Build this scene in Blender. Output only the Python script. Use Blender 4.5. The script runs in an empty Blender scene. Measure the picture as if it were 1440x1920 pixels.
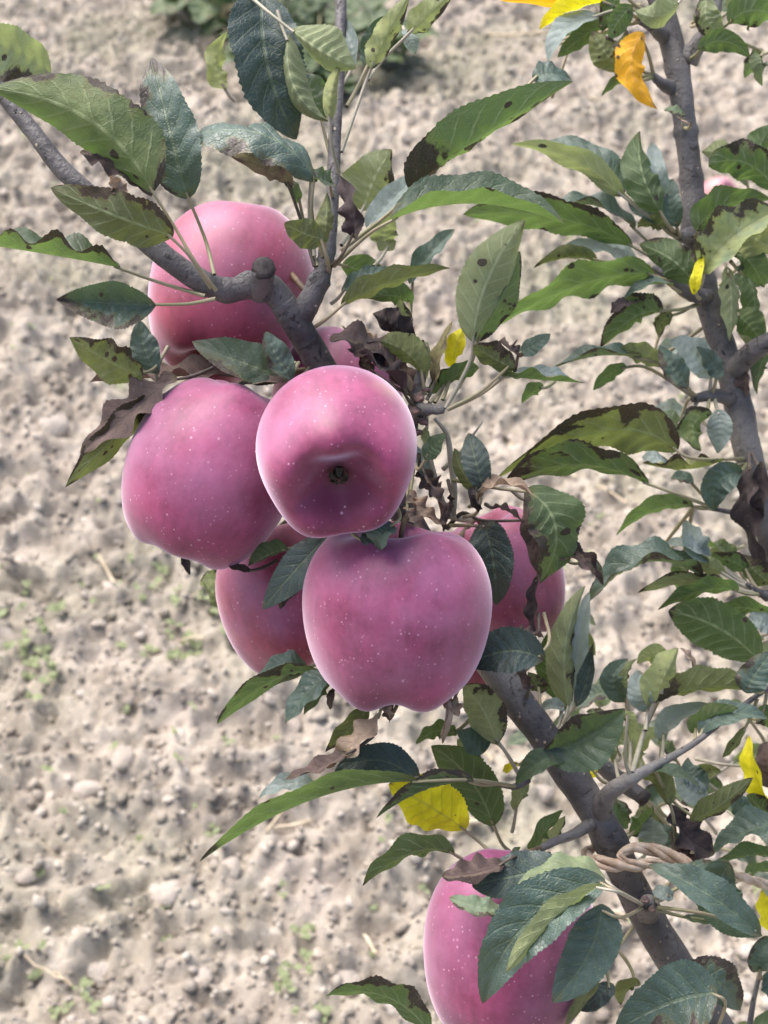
import bpy, bmesh, math, random
import numpy as np
from mathutils import Vector, Matrix

random.seed(7)
rng = np.random.default_rng(11)
scene = bpy.context.scene
R = math.radians

# ------------------------------------------------------------------ camera
CAM_H, PITCH, VFOV = 1.5, 38.0, 35.0
cam_data = bpy.data.cameras.new('camera')
cam = bpy.data.objects.new('camera', cam_data)
scene.collection.objects.link(cam)
cam.location = (0, 0, CAM_H)
cam.rotation_euler = (R(90 - PITCH), 0, 0)
cam_data.sensor_fit = 'VERTICAL'
cam_data.sensor_height = 24.0
cam_data.lens = 12.0 / math.tan(R(VFOV / 2))
cam_data.clip_start = 0.02
cam_data.clip_end = 2000
cam_data.dof.use_dof = True
cam_data.dof.focus_distance = 0.715
cam_data.dof.aperture_fstop = cam_data.lens / 3.2
scene.camera = cam

# ------------------------------------------------------------------ sky and sun
SUN_ELEV, SUN_AZ = 60.0, -48.0          # azimuth measured from +Y (away from camera) towards +X
world = bpy.data.worlds.new('World')
scene.world = world
world.use_nodes = True
wn = world.node_tree.nodes
wl = world.node_tree.links
for n in list(wn):
    wn.remove(n)
sky = wn.new('ShaderNodeTexSky')
sky.sky_type = 'NISHITA'
sky.sun_disc = False
sky.sun_elevation = R(SUN_ELEV)
sky.sun_rotation = R(SUN_AZ)
sky.air_density = 1.0
sky.dust_density = 5.0
sky.ozone_density = 1.0
bg = wn.new('ShaderNodeBackground')
bg.inputs['Strength'].default_value = 0.105
wo = wn.new('ShaderNodeOutputWorld')
wl.new(sky.outputs[0], bg.inputs['Color'])
wl.new(bg.outputs[0], wo.inputs['Surface'])

sun_data = bpy.data.lights.new('sun', 'SUN')
sun_data.energy = 2.15
sun_data.angle = R(58)
sun_data.color = (1.0, 0.97, 0.95)
sun = bpy.data.objects.new('sun', sun_data)
scene.collection.objects.link(sun)
sd = Vector((math.cos(R(SUN_ELEV)) * math.sin(R(SUN_AZ)), math.cos(R(SUN_ELEV)) * math.cos(R(SUN_AZ)), math.sin(R(SUN_ELEV))))
sun.rotation_euler = (-sd).to_track_quat('-Z', 'Y').to_euler()

vs = scene.view_settings
vs.view_transform = 'Standard'
vs.look = 'None'
vs.exposure = 1.5
vs.gamma = 1.0
vs.use_curve_mapping = False
try:
    scene.cycles.use_denoising = True
    scene.cycles.max_bounces = 6
    scene.cycles.transparent_max_bounces = 6
except Exception:
    pass

# ------------------------------------------------------------------ pixel <-> world helper
FPX = 960.0 / math.tan(R(VFOV / 2))
cam_m = Matrix.Translation(Vector((0, 0, CAM_H))) @ Matrix.Rotation(R(90 - PITCH), 4, 'X')
cam_r = cam_m.to_3x3()
CAMN = np.array(cam_m)

def C(px, py, d):
    """photo pixel (1440 x 1920) at depth d (metres along the view axis) -> camera-frame point"""
    return np.array([(px - 720.0) / FPX * d, -(py - 960.0) / FPX * d, -d])

def c2w(p):
    p = np.asarray(p, float)
    return p @ CAMN[:3, :3].T + CAMN[:3, 3]

def W(px, py, d):
    return c2w(C(px, py, d))

def ground_at(px, py):
    """where the view ray of a pixel meets the ground z = 0"""
    a = np.array([0, 0, CAM_H]); b = W(px, py, 1.0)
    v = b - a
    return a + v * (-a[2] / v[2])

# ------------------------------------------------------------------ object helpers
def link(o, parent=None):
    scene.collection.objects.link(o)
    if parent is not None:
        o.parent = parent
    return o

def tag(o, label=None, cat=None, group=None, kind=None):
    if label: o['label'] = label
    if cat: o['category'] = cat
    if group: o['group'] = group
    if kind: o['kind'] = kind
    return o

def empty(name, loc=(0, 0, 0)):
    o = bpy.data.objects.new(name, None)
    o.empty_display_size = 0.02
    o.location = loc
    return link(o)

def np_mesh(name, verts, faces, smooth=True):
    """faces: (n,3) or (n,4) int array"""
    me = bpy.data.meshes.new(name)
    verts = np.ascontiguousarray(verts, np.float32)
    faces = np.ascontiguousarray(faces, np.int32)
    n, k = faces.shape
    me.vertices.add(len(verts)); me.vertices.foreach_set('co', verts.ravel())
    me.loops.add(n * k); me.loops.foreach_set('vertex_index', faces.ravel())
    me.polygons.add(n)
    me.polygons.foreach_set('loop_start', np.arange(0, n * k, k, dtype=np.int32))
    me.polygons.foreach_set('loop_total', np.full(n, k, np.int32))
    me.polygons.foreach_set('use_smooth', np.full(n, smooth, bool))
    me.update(calc_edges=True)
    me.validate()
    return me

def mesh_obj(name, me, mat, parent=None):
    if mat is not None:
        me.materials.append(mat)
    return link(bpy.data.objects.new(name, me), parent)

def catmull(pts, n):
    pts = np.asarray(pts, float)
    P = np.vstack([2 * pts[0] - pts[1], pts, 2 * pts[-1] - pts[-2]])
    m = len(pts) - 1
    t = np.linspace(0, m, n)
    i = np.minimum(t.astype(int), m - 1)
    f = (t - i)[:, None]
    p0, p1, p2, p3 = P[i], P[i + 1], P[i + 2], P[i + 3]
    return 0.5 * ((2 * p1) + (-p0 + p2) * f + (2 * p0 - 5 * p1 + 4 * p2 - p3) * f ** 2 + (-p0 + 3 * p1 - 3 * p2 + p3) * f ** 3)

def tube_mesh(name, pts, rad, sides=12, rough=0.0, squash=1.0, cap=True, seed=0, knots=()):
    """tapered tube through points; rough = relative radius noise; knots = (t, swell, width)"""
    pts = np.asarray(pts, float); rad = np.asarray(rad, float)
    n = len(pts)
    T = np.gradient(pts, axis=0); T /= np.linalg.norm(T, axis=1)[:, None] + 1e-12
    ref = np.array([0.3, 0.2, 0.93])
    u = np.cross(T[0], ref); u /= np.linalg.norm(u)
    U = [u]
    for k in range(1, n):
        u = U[-1] - T[k] * np.dot(U[-1], T[k]); u /= np.linalg.norm(u); U.append(u)
    U = np.array(U); V = np.cross(T, U)
    a = np.linspace(0, 2 * np.pi, sides, endpoint=False)
    rg = np.random.default_rng(seed + 100)
    tt = np.linspace(0, 1, n)
    rr = rad.copy()
    for (kt, ks, kw) in knots:
        rr = rr * (1 + ks * np.exp(-((tt - kt) / kw) ** 2))
    ph = rg.uniform(0, 6.28, 6)
    wob = np.zeros((n, sides))
    L = np.concatenate([[0], np.cumsum(np.linalg.norm(np.diff(pts, axis=0), axis=1))])
    for k in range(3):
        wob += np.sin(L[:, None] * (90 + 130 * k) + ph[k]) * np.cos((k + 1) * a[None, :] + ph[k + 3]) / (k + 1)
    wob += 0.5 * rg.standard_normal((n, sides))
    r2 = rr[:, None] * (1 + rough * wob)
    vx = pts[:, None, :] + r2[..., None] * (np.cos(a)[None, :, None] * U[:, None, :] + squash * np.sin(a)[None, :, None] * V[:, None, :])
    vx = vx.reshape(-1, 3)
    f = []
    for i in range(n - 1):
        for j in range(sides):
            j2 = (j + 1) % sides
            f.append((i * sides + j, i * sides + j2, (i + 1) * sides + j2, (i + 1) * sides + j))
    if cap:
        vx = np.vstack([vx, pts[0] - T[0] * rr[0] * 0.35, pts[-1] + T[-1] * rr[-1] * 0.35])
        s, e = len(vx) - 2, len(vx) - 1
        for j in range(sides):
            j2 = (j + 1) % sides
            f.append((s, j2, j, j)); f.append((e, (n - 1) * sides + j, (n - 1) * sides + j2, (n - 1) * sides + j2))
        me = bpy.data.meshes.new(name)
        me.from_pydata([tuple(v) for v in vx], [], [q if q[2] != q[3] else q[:3] for q in f])
        for p in me.polygons: p.use_smooth = True
        return me
    return np_mesh(name, vx, np.array(f))

# ------------------------------------------------------------------ materials
class NT:
    def __init__(self, name):
        self.m = bpy.data.materials.new(name)
        self.m.use_nodes = True
        self.t = self.m.node_tree
        self.t.nodes.clear()
        self.out = self.n('ShaderNodeOutputMaterial')
    def n(self, typ, **kw):
        nd = self.t.nodes.new(typ)
        for k, v in kw.items(): setattr(nd, k, v)
        return nd
    def l(self, a, b): self.t.links.new(a, b)
    def set(self, sock, v):
        if isinstance(v, (int, float)): sock.default_value = v
        elif isinstance(v, tuple): sock.default_value = v if len(v) == 4 or len(sock.default_value) == 3 else (*v, 1)
        else: self.l(v, sock)
    def math(self, op, a, b=0.0, c=None, clamp=False):
        nd = self.n('ShaderNodeMath', operation=op, use_clamp=clamp)
        self.set(nd.inputs[0], a); self.set(nd.inputs[1], b)
        if c is not None: self.set(nd.inputs[2], c)
        return nd.outputs[0]
    def mix(self, f, a, b):
        nd = self.n('ShaderNodeMix', data_type='RGBA')
        self.set(nd.inputs[0], f); self.set(nd.inputs[6], a); self.set(nd.inputs[7], b)
        return nd.outputs[2]
    def noise(self, vec, scale, detail=3, rough=0.5, dist=0.0):
        nd = self.n('ShaderNodeTexNoise')
        if vec is not None: self.l(vec, nd.inputs['Vector'])
        nd.inputs['Scale'].default_value = scale; nd.inputs['Detail'].default_value = detail
        nd.inputs['Roughness'].default_value = rough; nd.inputs['Distortion'].default_value = dist
        return nd.outputs[0]
    def ramp(self, v, lo, hi, smooth=True):
        nd = self.n('ShaderNodeMapRange', interpolation_type='SMOOTHSTEP' if smooth else 'LINEAR')
        self.set(nd.inputs[0], v); self.set(nd.inputs[1], lo); self.set(nd.inputs[2], hi)
        return nd.outputs[0]
    def attr(self, name, typ='OBJECT'):
        nd = self.n('ShaderNodeAttribute', attribute_type=typ, attribute_name=name)
        return nd
    def bump(self, h, strength, dist):
        nd = self.n('ShaderNodeBump')
        nd.inputs['Strength'].default_value = strength; nd.inputs['Distance'].default_value = dist
        self.l(h, nd.inputs['Height'])
        return nd.outputs[0]

def bsdf(t, color, rough=0.6, spec=0.4, normal=None):
    b = t.n('ShaderNodeBsdfPrincipled')
    t.set(b.inputs['Base Color'], color); t.set(b.inputs['Roughness'], rough)
    b.inputs['Specular IOR Level'].default_value = spec
    if normal is not None: t.l(normal, b.inputs['Normal'])
    return b

def mat_leaf(name, front, back, glow, rough=0.42, transl=0.42, spec=0.6, vein=(0.27, 0.33, 0.17), burn_col=(0.022, 0.014, 0.014)):
    """front/back = colours of the two real sides of a leaf blade; veins, spots and scorch are pigment"""
    t = NT(name)
    uvn = t.n('ShaderNodeUVMap'); uvn.uv_map = 'UVMap'
    sep = t.n('ShaderNodeSeparateXYZ'); t.l(uvn.outputs[0], sep.inputs[0])
    u = sep.outputs[0]
    v = t.math('ABSOLUTE', t.math('MULTIPLY_ADD', sep.outputs[1], 2.0, -1.0))
    oi = t.n('ShaderNodeObjectInfo')
    rnd = oi.outputs['Random']
    comb = t.n('ShaderNodeCombineXYZ')
    t.l(t.math('MULTIPLY_ADD', rnd, 37.0, t.math('MULTIPLY', u, 2.6)), comb.inputs[0])
    t.l(sep.outputs[1], comb.inputs[1]); t.l(t.math('MULTIPLY', rnd, 91.0), comb.inputs[2])
    pv = comb.outputs[0]
    geo = t.n('ShaderNodeNewGeometry')
    side = geo.outputs['Backfacing']
    # veins
    s = t.math('FRACT', t.math('SUBTRACT', t.math('MULTIPLY', u, 7.5), t.math('MULTIPLY', v, 1.6)))
    tri = t.math('ABSOLUTE', t.math('SUBTRACT', s, 0.5))
    vl = t.ramp(tri, 0.10, 0.02)
    vl = t.math('MULTIPLY', vl, t.ramp(v, 0.98, 0.55))
    mid = t.ramp(v, 0.075, 0.03)
    veins = t.math('MAXIMUM', t.math('MULTIPLY', vl, 0.7), mid)
    n1 = t.noise(pv, 2.2, 3); n2 = t.noise(pv, 9.0, 4, 0.6)
    tone = t.math('MULTIPLY_ADD', n1, 1.1, t.math('MULTIPLY_ADD', n2, 0.5, 0.2))
    def shade(col):
        nd = t.n('ShaderNodeMix', data_type='RGBA', blend_type='MULTIPLY'); nd.inputs[0].default_value = 1
        t.set(nd.inputs[6], col)
        cmb = t.n('ShaderNodeCombineColor')
        for i in range(3): t.l(tone, cmb.inputs[i])
        t.l(cmb.outputs[0], nd.inputs[7])
        return nd.outputs[2]
    fr = t.mix(t.math('MULTIPLY', veins, 0.25), shade(front), vein)
    bk = t.mix(t.math('MULTIPLY', veins, 0.8), shade(back), vein)
    yel = t.attr('yellowing').outputs['Fac']
    yf = t.math('MULTIPLY', yel, t.ramp(t.math('ADD', n1, t.math('MULTIPLY', n2, 0.3)), 0.35, 0.75), clamp=True)
    fr = t.mix(yf, fr, (0.36, 0.36, 0.10)); bk = t.mix(yf, bk, (0.40, 0.42, 0.15))
    # scorch from tip, from base, and along one margin
    wob = t.math('MULTIPLY_ADD', n1, 0.35, t.math('MULTIPLY_ADD', n2, 0.16, -0.255))
    bt = t.math('ADD', t.math('ADD', u, wob), t.attr('burn_tip').outputs['Fac'])
    bb = t.math('ADD', t.math('ADD', t.math('SUBTRACT', 1.0, u), wob), t.attr('burn_base').outputs['Fac'])
    wob2 = t.math('MULTIPLY_ADD', n1, 1.3, t.math('MULTIPLY_ADD', n2, 0.3, -0.77))
    be = t.math('ADD', t.math('ADD', sep.outputs[1], wob2), t.attr('burn_edge').outputs['Fac'])
    bz = t.math('MAXIMUM', t.math('MAXIMUM', t.ramp(bt, 1.0, 1.045), t.ramp(bb, 1.0, 1.045)), t.ramp(be, 1.0, 1.05))
    # round black leaf spots
    vor = t.n('ShaderNodeTexVoronoi', feature='F1'); vor.inputs['Scale'].default_value = 3.0
    t.l(pv, vor.inputs['Vector'])
    sr = t.n('ShaderNodeSeparateColor'); t.l(vor.outputs['Color'], sr.inputs[0])
    rad = t.math('MULTIPLY', t.math('MULTIPLY_ADD', sr.outputs[0], 0.22, 0.14), t.ramp(sr.outputs[1], t.math('SUBTRACT', 1.0, t.attr('spots').outputs['Fac']), 1.0, False))
    sp = t.ramp(t.math('SUBTRACT', t.math('ADD', vor.outputs['Distance'], t.math('MULTIPLY', n2, 0.10)), rad), 0.07, 0.045)
    sp2 = t.ramp(t.math('SUBTRACT', t.math('ADD', vor.outputs['Distance'], t.math('MULTIPLY', n2, 0.16)), rad), 0.17, 0.06)
    bz2 = t.math('MAXIMUM', t.math('MAXIMUM', t.ramp(bt, 0.93, 1.0), t.ramp(bb, 0.93, 1.0)), t.ramp(be, 0.90, 1.0))
    halo = t.math('MULTIPLY', t.math('MAXIMUM', sp2, bz2), 0.65)
    dark = t.math('MULTIPLY', t.math('MAXIMUM', bz, sp), t.math('MULTIPLY_ADD', n2, 0.25, 0.80), clamp=True)
    bc = t.mix(n2, burn_col, (burn_col[0] * 3.4, burn_col[1] * 3.2, burn_col[2] * 2.8))
    col = t.mix(side, fr, bk)
    col = t.mix(halo, col, (0.115, 0.095, 0.038))
    col = t.mix(dark, col, bc)
    # pale fleck damage
    net = t.n('ShaderNodeTexVoronoi', feature='DISTANCE_TO_EDGE'); net.inputs['Scale'].default_value = 15
    t.l(pv, net.inputs['Vector'])
    nw = t.ramp(net.outputs['Distance'], 0.09, 0.01)
    col = t.mix(t.math('MULTIPLY', nw, 0.16), col, vein)
    fl = t.math('MULTIPLY', t.ramp(t.noise(pv, 14.0, 2), 0.72, 0.78), 0.5)
    col = t.mix(fl, col, (0.32, 0.34, 0.28))
    h = t.math('ADD', t.math('MULTIPLY', veins, -0.8), t.math('MULTIPLY_ADD', nw, -0.35, t.math('MULTIPLY', n2, 0.5)))
    nrm = t.bump(h, 0.55, 0.0009)
    b = bsdf(t, col, t.math('MULTIPLY_ADD', n1, 0.25, t.math('MULTIPLY_ADD', side, 0.2, rough - 0.1)), spec, nrm)
    b.inputs['Sheen Weight'].default_value = 0.05
    tr = t.n('ShaderNodeBsdfTranslucent')
    t.l(t.mix(dark, t.mix(t.math('MULTIPLY', veins, 0.35), glow, (glow[0] * 0.5, glow[1] * 0.5, glow[2] * 0.5)), (0.012, 0.006, 0.004)), tr.inputs['Color'])
    mx = t.n('ShaderNodeMixShader')
    mx.inputs[0].default_value = transl
    t.l(b.outputs[0], mx.inputs[1]); t.l(tr.outputs[0], mx.inputs[2])
    t.l(mx.outputs[0], t.out.inputs['Surface'])
    return t.m

M = {}
M['G'] = mat_leaf('leaf_green', (0.042, 0.072, 0.054), (0.072, 0.114, 0.048), (0.13, 0.22, 0.045))
M['B'] = mat_leaf('leaf_blue_green', (0.064, 0.104, 0.090), (0.105, 0.138, 0.080), (0.09, 0.16, 0.04), rough=0.36, transl=0.25)
M['N'] = mat_leaf('leaf_dark_teal', (0.030, 0.053, 0.051), (0.055, 0.075, 0.05), (0.05, 0.09, 0.03), rough=0.45, transl=0.12)
M['O'] = mat_leaf('leaf_olive', (0.060, 0.078, 0.038), (0.092, 0.112, 0.045), (0.16, 0.20, 0.045), burn_col=(0.03, 0.018, 0.014))
M['P'] = mat_leaf('leaf_pale', (0.17, 0.25, 0.17), (0.25, 0.29, 0.155), (0.28, 0.34, 0.11), rough=0.5, vein=(0.5, 0.55, 0.33))
M['S'] = mat_leaf('leaf_silvery', (0.25, 0.31, 0.31), (0.30, 0.34, 0.29), (0.27, 0.34, 0.22), rough=0.38, vein=(0.5, 0.55, 0.5))
M['Y'] = mat_leaf('leaf_yellow', (0.80, 0.72, 0.012), (0.84, 0.76, 0.014), (0.85, 0.78, 0.012), rough=0.5, vein=(0.60, 0.55, 0.06))
M['E'] = mat_leaf('leaf_orange', (0.80, 0.36, 0.01), (0.82, 0.42, 0.012), (0.8, 0.42, 0.01), rough=0.5, vein=(0.9, 0.45, 0.1))
M['D'] = mat_leaf('leaf_dead_brown', (0.120, 0.086, 0.076), (0.17, 0.128, 0.11), (0.10, 0.06, 0.04), rough=0.85, spec=0.15, transl=0.1, vein=(0.12, 0.09, 0.08), burn_col=(0.015, 0.010, 0.012))
M['T'] = mat_leaf('leaf_dead_tan', (0.36, 0.27, 0.20), (0.42, 0.32, 0.24), (0.35, 0.2, 0.1), rough=0.85, spec=0.15, transl=0.15, vein=(0.45, 0.36, 0.28), burn_col=(0.05, 0.03, 0.02))
M['K'] = mat_leaf('leaf_dead_black', (0.048, 0.036, 0.036), (0.075, 0.058, 0.055), (0.02, 0.01, 0.01), rough=0.8, spec=0.2, transl=0.05, vein=(0.03, 0.02, 0.02), burn_col=(0.010, 0.007, 0.008))

def mat_simple(name, c1, c2, scale, rough=0.6, bump=0.3, bdist=0.001, spec=0.35, stretch=None, coord='Object'):
    t = NT(name)
    tc = t.n('ShaderNodeTexCoord')
    vec = tc.outputs[coord]
    n1 = t.noise(vec, scale, 5, 0.6); n2 = t.noise(vec, scale * 5, 4, 0.65)
    col = t.mix(t.ramp(n1, 0.32, 0.68), c1, c2)
    nrm = t.bump(t.math('MULTIPLY_ADD', n2, 0.6, n1), bump, bdist)
    b = bsdf(t, col, rough, spec, nrm)
    t.l(b.outputs[0], t.out.inputs['Surface'])
    return t.m

M['petiole'] = mat_simple('petiole', (0.20, 0.20, 0.10), (0.30, 0.25, 0.17), 60, 0.5)
M['petiole_dark'] = mat_simple('petiole_dark', (0.06, 0.045, 0.04), (0.12, 0.10, 0.07), 60, 0.5)
M['petiole_pale'] = mat_simple('petiole_pale', (0.25, 0.24, 0.17), (0.36, 0.32, 0.26), 60, 0.5)
M['raffia'] = mat_simple('raffia', (0.36, 0.25, 0.17), (0.56, 0.45, 0.35), 130, 0.65, 0.5)
M['dead_bud'] = mat_simple('dead_bud', (0.04, 0.028, 0.03), (0.16, 0.10, 0.09), 150, 0.8, 0.8)

def mat_bark():
    t = NT('bark')
    tc = t.n('ShaderNodeTexCoord'); vec = tc.outputs['Object']
    n1 = t.noise(vec, 38, 5, 0.6); n2 = t.noise(vec, 240, 4, 0.7); n3 = t.noise(vec, 16, 3)
    col = t.mix(t.ramp(n1, 0.3, 0.7), (0.046, 0.042, 0.045), (0.125, 0.115, 0.114))
    col = t.mix(t.math('MULTIPLY', t.ramp(n3, 0.5, 0.7), 0.6), col, (0.24, 0.225, 0.205))
    crk = t.ramp(t.noise(vec, 95, 5, 0.75, 1.2), 0.42, 0.30)
    col = t.mix(t.math('MULTIPLY', crk, 0.7), col, (0.022, 0.018, 0.020))
    vor = t.n('ShaderNodeTexVoronoi'); vor.inputs['Scale'].default_value = 260
    t.l(vec, vor.inputs['Vector'])
    sc_ = t.n('ShaderNodeSeparateColor'); t.l(vor.outputs['Color'], sc_.inputs[0])
    len_ = t.math('MULTIPLY', t.ramp(vor.outputs['Distance'], 0.30, 0.16), t.ramp(sc_.outputs[0], 0.90, 0.95))
    col = t.mix(len_, col, (0.36, 0.30, 0.24))
    h = t.math('ADD', t.math('MULTIPLY', n2, 0.5), t.math('ADD', n1, t.math('MULTIPLY_ADD', len_, 0.5, t.math('MULTIPLY', crk, -0.8))))
    b = bsdf(t, col, 0.55, 0.4, t.bump(h, 0.9, 0.0024))
    t.l(b.outputs[0], t.out.inputs['Surface'])
    return t.m
M['bark'] = mat_bark()
M['cut'] = mat_simple('bark_scar', (0.012, 0.010, 0.012), (0.05, 0.04, 0.04), 150, 0.8, 0.8)

def mat_apple(name, base, deep, ground_c, sheen=0.85):
    t = NT(name)
    tc = t.n('ShaderNodeTexCoord'); vec = tc.outputs['Object']
    oi = t.n('ShaderNodeObjectInfo')
    add = t.n('ShaderNodeVectorMath', operation='ADD')
    t.l(vec, add.inputs[0])
    cb = t.n('ShaderNodeCombineXYZ'); t.l(t.math('MULTIPLY', oi.outputs['Random'], 13.0), cb.inputs[2]); t.l(cb.outputs[0], add.inputs[1])
    # object coordinates are in metres: scale to apple radii
    scv = t.n('ShaderNodeVectorMath', operation='SCALE'); t.l(add.outputs[0], scv.inputs[0]); scv.inputs['Scale'].default_value = 25.0
    p = scv.outputs[0]
    st = t.n('ShaderNodeMapping'); t.l(p, st.inputs['Vector']); st.inputs['Scale'].default_value = (11, 11, 1.6)
    streak = t.noise(st.outputs[0], 1.0, 4, 0.6)
    big = t.noise(p, 1.3, 3, 0.5)
    fine = t.noise(p, 16, 4, 0.65)
    col = t.mix(t.ramp(t.math('ADD', t.math('MULTIPLY', streak, 0.28), t.math('MULTIPLY_ADD', fine, 0.18, t.math('MULTIPLY', big, 0.6))), 0.36, 0.72), deep, base)
    # waxy bloom lying on the skin in soft clouds
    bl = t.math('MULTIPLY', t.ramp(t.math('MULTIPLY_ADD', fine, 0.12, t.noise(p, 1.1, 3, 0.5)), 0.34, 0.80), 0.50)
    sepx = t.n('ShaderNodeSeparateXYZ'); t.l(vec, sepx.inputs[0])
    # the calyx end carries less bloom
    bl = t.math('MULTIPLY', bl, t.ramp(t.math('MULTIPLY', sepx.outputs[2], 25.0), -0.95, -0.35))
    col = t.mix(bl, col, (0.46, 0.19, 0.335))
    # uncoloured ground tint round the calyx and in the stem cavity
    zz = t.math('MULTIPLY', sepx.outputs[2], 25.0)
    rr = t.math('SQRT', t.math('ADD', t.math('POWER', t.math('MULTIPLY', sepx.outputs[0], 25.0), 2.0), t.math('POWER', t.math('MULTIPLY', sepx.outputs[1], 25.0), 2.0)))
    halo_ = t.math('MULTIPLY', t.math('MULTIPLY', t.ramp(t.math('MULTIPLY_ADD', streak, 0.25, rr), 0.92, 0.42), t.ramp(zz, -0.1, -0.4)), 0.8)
    col = t.mix(halo_, col, deep)  # deeper red calyx end; basin shade is also painted into this ring
    cav = t.math('MULTIPLY', t.ramp(t.math('MULTIPLY_ADD', big, 0.25, rr), 0.36, 0.12), 0.6)
    col = t.mix(cav, col, ground_c)
    pat = t.math('MULTIPLY', t.ramp(t.noise(p, 0.9, 2), 0.66, 0.80), 0.6)
    col = t.mix(pat, col, ground_c)
    # lenticels
    def dots(scale, thr, size):
        vor = t.n('ShaderNodeTexVoronoi'); vor.inputs['Scale'].default_value = scale
        t.l(p, vor.inputs['Vector'])
        s_ = t.n('ShaderNodeSeparateColor'); t.l(vor.outputs['Color'], s_.inputs[0])
        return t.math('MULTIPLY', t.ramp(vor.outputs['Distance'], t.math('MULTIPLY', t.math('MULTIPLY_ADD', s_.outputs[1], 0.9, 0.45), size), size * 0.3), t.math('MULTIPLY', t.ramp(s_.outputs[0], thr, thr + 0.05), t.math('MULTIPLY_ADD', s_.outputs[2], 0.7, 0.3)))
    dd = t.math('MAXIMUM', dots(9, 0.35, 0.155), dots(15, 0.45, 0.20))
    col = t.mix(t.math('MULTIPLY', dd, 0.75), col, (0.66, 0.36, 0.47))
    # russet scuffs
    sc2 = t.n('ShaderNodeMapping'); t.l(p, sc2.inputs['Vector']); sc2.inputs['Scale'].default_value = (5, 5, 2.0)
    scf = t.math('MULTIPLY', t.ramp(t.noise(sc2.outputs[0], 1.6, 5, 0.75), 0.72, 0.78), 0.3)
    col = t.mix(scf, col, (0.55, 0.36, 0.36))
    nrm = t.bump(t.math('ADD', t.math('MULTIPLY', fine, 0.5), t.math('MULTIPLY', dd, 0.2)), 0.10, 0.0006)
    b = bsdf(t, col, t.math('MULTIPLY_ADD', fine, 0.22, 0.40), 0.5, nrm)
    b.inputs['Sheen Weight'].default_value = sheen
    b.inputs['Sheen Roughness'].default_value = 0.38
    b.inputs['Sheen Tint'].default_value = (1.0, 0.82, 0.97, 1)
    b.inputs['Subsurface Weight'].default_value = 0.12
    b.inputs['Subsurface Radius'].default_value = (0.006, 0.002, 0.002)
    b.inputs['Subsurface Scale'].default_value = 1.0
    t.l(b.outputs[0], t.out.inputs['Surface'])
    return t.m
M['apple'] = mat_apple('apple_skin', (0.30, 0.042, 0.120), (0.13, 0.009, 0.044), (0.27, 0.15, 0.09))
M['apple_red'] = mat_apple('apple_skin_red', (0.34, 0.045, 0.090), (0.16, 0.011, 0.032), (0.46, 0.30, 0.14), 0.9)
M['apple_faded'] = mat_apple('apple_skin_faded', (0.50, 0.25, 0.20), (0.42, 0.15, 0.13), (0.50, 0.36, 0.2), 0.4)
M['calyx'] = mat_simple('calyx', (0.014, 0.012, 0.009), (0.06, 0.05, 0.032), 200, 0.8, 0.6)
M['stem'] = mat_simple('apple_stem', (0.07, 0.045, 0.03), (0.16, 0.11, 0.06), 120, 0.6)

def mat_soil(name, use_tone):
    t = NT(name)
    geo = t.n('ShaderNodeNewGeometry'); vec = geo.outputs['Position']
    n1 = t.noise(vec, 2.2, 4, 0.55); n2 = t.noise(vec, 14, 5, 0.6); n3 = t.noise(vec, 95, 5, 0.7); n4 = t.noise(vec, 5.5, 3, 0.5)
    mp = t.n('ShaderNodeMapping'); t.l(vec, mp.inputs['Vector']); mp.inputs['Scale'].default_value = (1.0, 2.2, 1.0)
    n5 = t.noise(mp.outputs[0], 3.2, 5, 0.65); n6 = t.noise(mp.outputs[0], 26, 4, 0.65)
    col = t.mix(t.ramp(n2, 0.3, 0.7), (0.212, 0.180, 0.146), (0.362, 0.318, 0.266))
    col = t.mix(t.math('MULTIPLY', t.ramp(n1, 0.44, 0.66), 0.7), col, (0.215, 0.206, 0.146))
    col = t.mix(t.math('MULTIPLY', t.ramp(n4, 0.55, 0.75), 0.5), col, (0.375, 0.32, 0.28))
    col = t.mix(t.math('MULTIPLY', t.ramp(n5, 0.50, 0.68), 0.65), col, (0.165, 0.145, 0.120))
    col = t.mix(t.math('MULTIPLY', t.ramp(n6, 0.56, 0.72), 0.55), col, (0.46, 0.415, 0.36))
    col = t.mix(t.math('MULTIPLY', t.ramp(n6, 0.44, 0.30), 0.55), col, (0.14, 0.122, 0.105))
    col = t.mix(t.math('MULTIPLY', t.ramp(n3, 0.56, 0.75), 0.5), col, (0.48, 0.43, 0.37))
    col = t.mix(t.math('MULTIPLY', t.ramp(n3, 0.42, 0.25), 0.6), col, (0.12, 0.105, 0.09))
    if use_tone:
        tn = t.attr('tone', 'GEOMETRY').outputs['Fac']
        col = t.mix(t.math('MULTIPLY', t.ramp(tn, 0.55, 1.0), 0.45), col, (0.54, 0.49, 0.43))
        col = t.mix(t.math('MULTIPLY', t.ramp(tn, 0.30, 0.0), 0.7), col, (0.20, 0.172, 0.148))
    h = t.math('ADD', n3, t.math('MULTIPLY', t.noise(vec, 320, 3, 0.7), 0.4))
    b = bsdf(t, col, 0.92, 0.2, t.bump(h, 0.7, 0.004))
    t.l(b.outputs[0], t.out.inputs['Surface'])
    return t.m
M['soil'] = mat_soil('soil', False)
M['crumb'] = mat_soil('soil_crumb', True)

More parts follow.
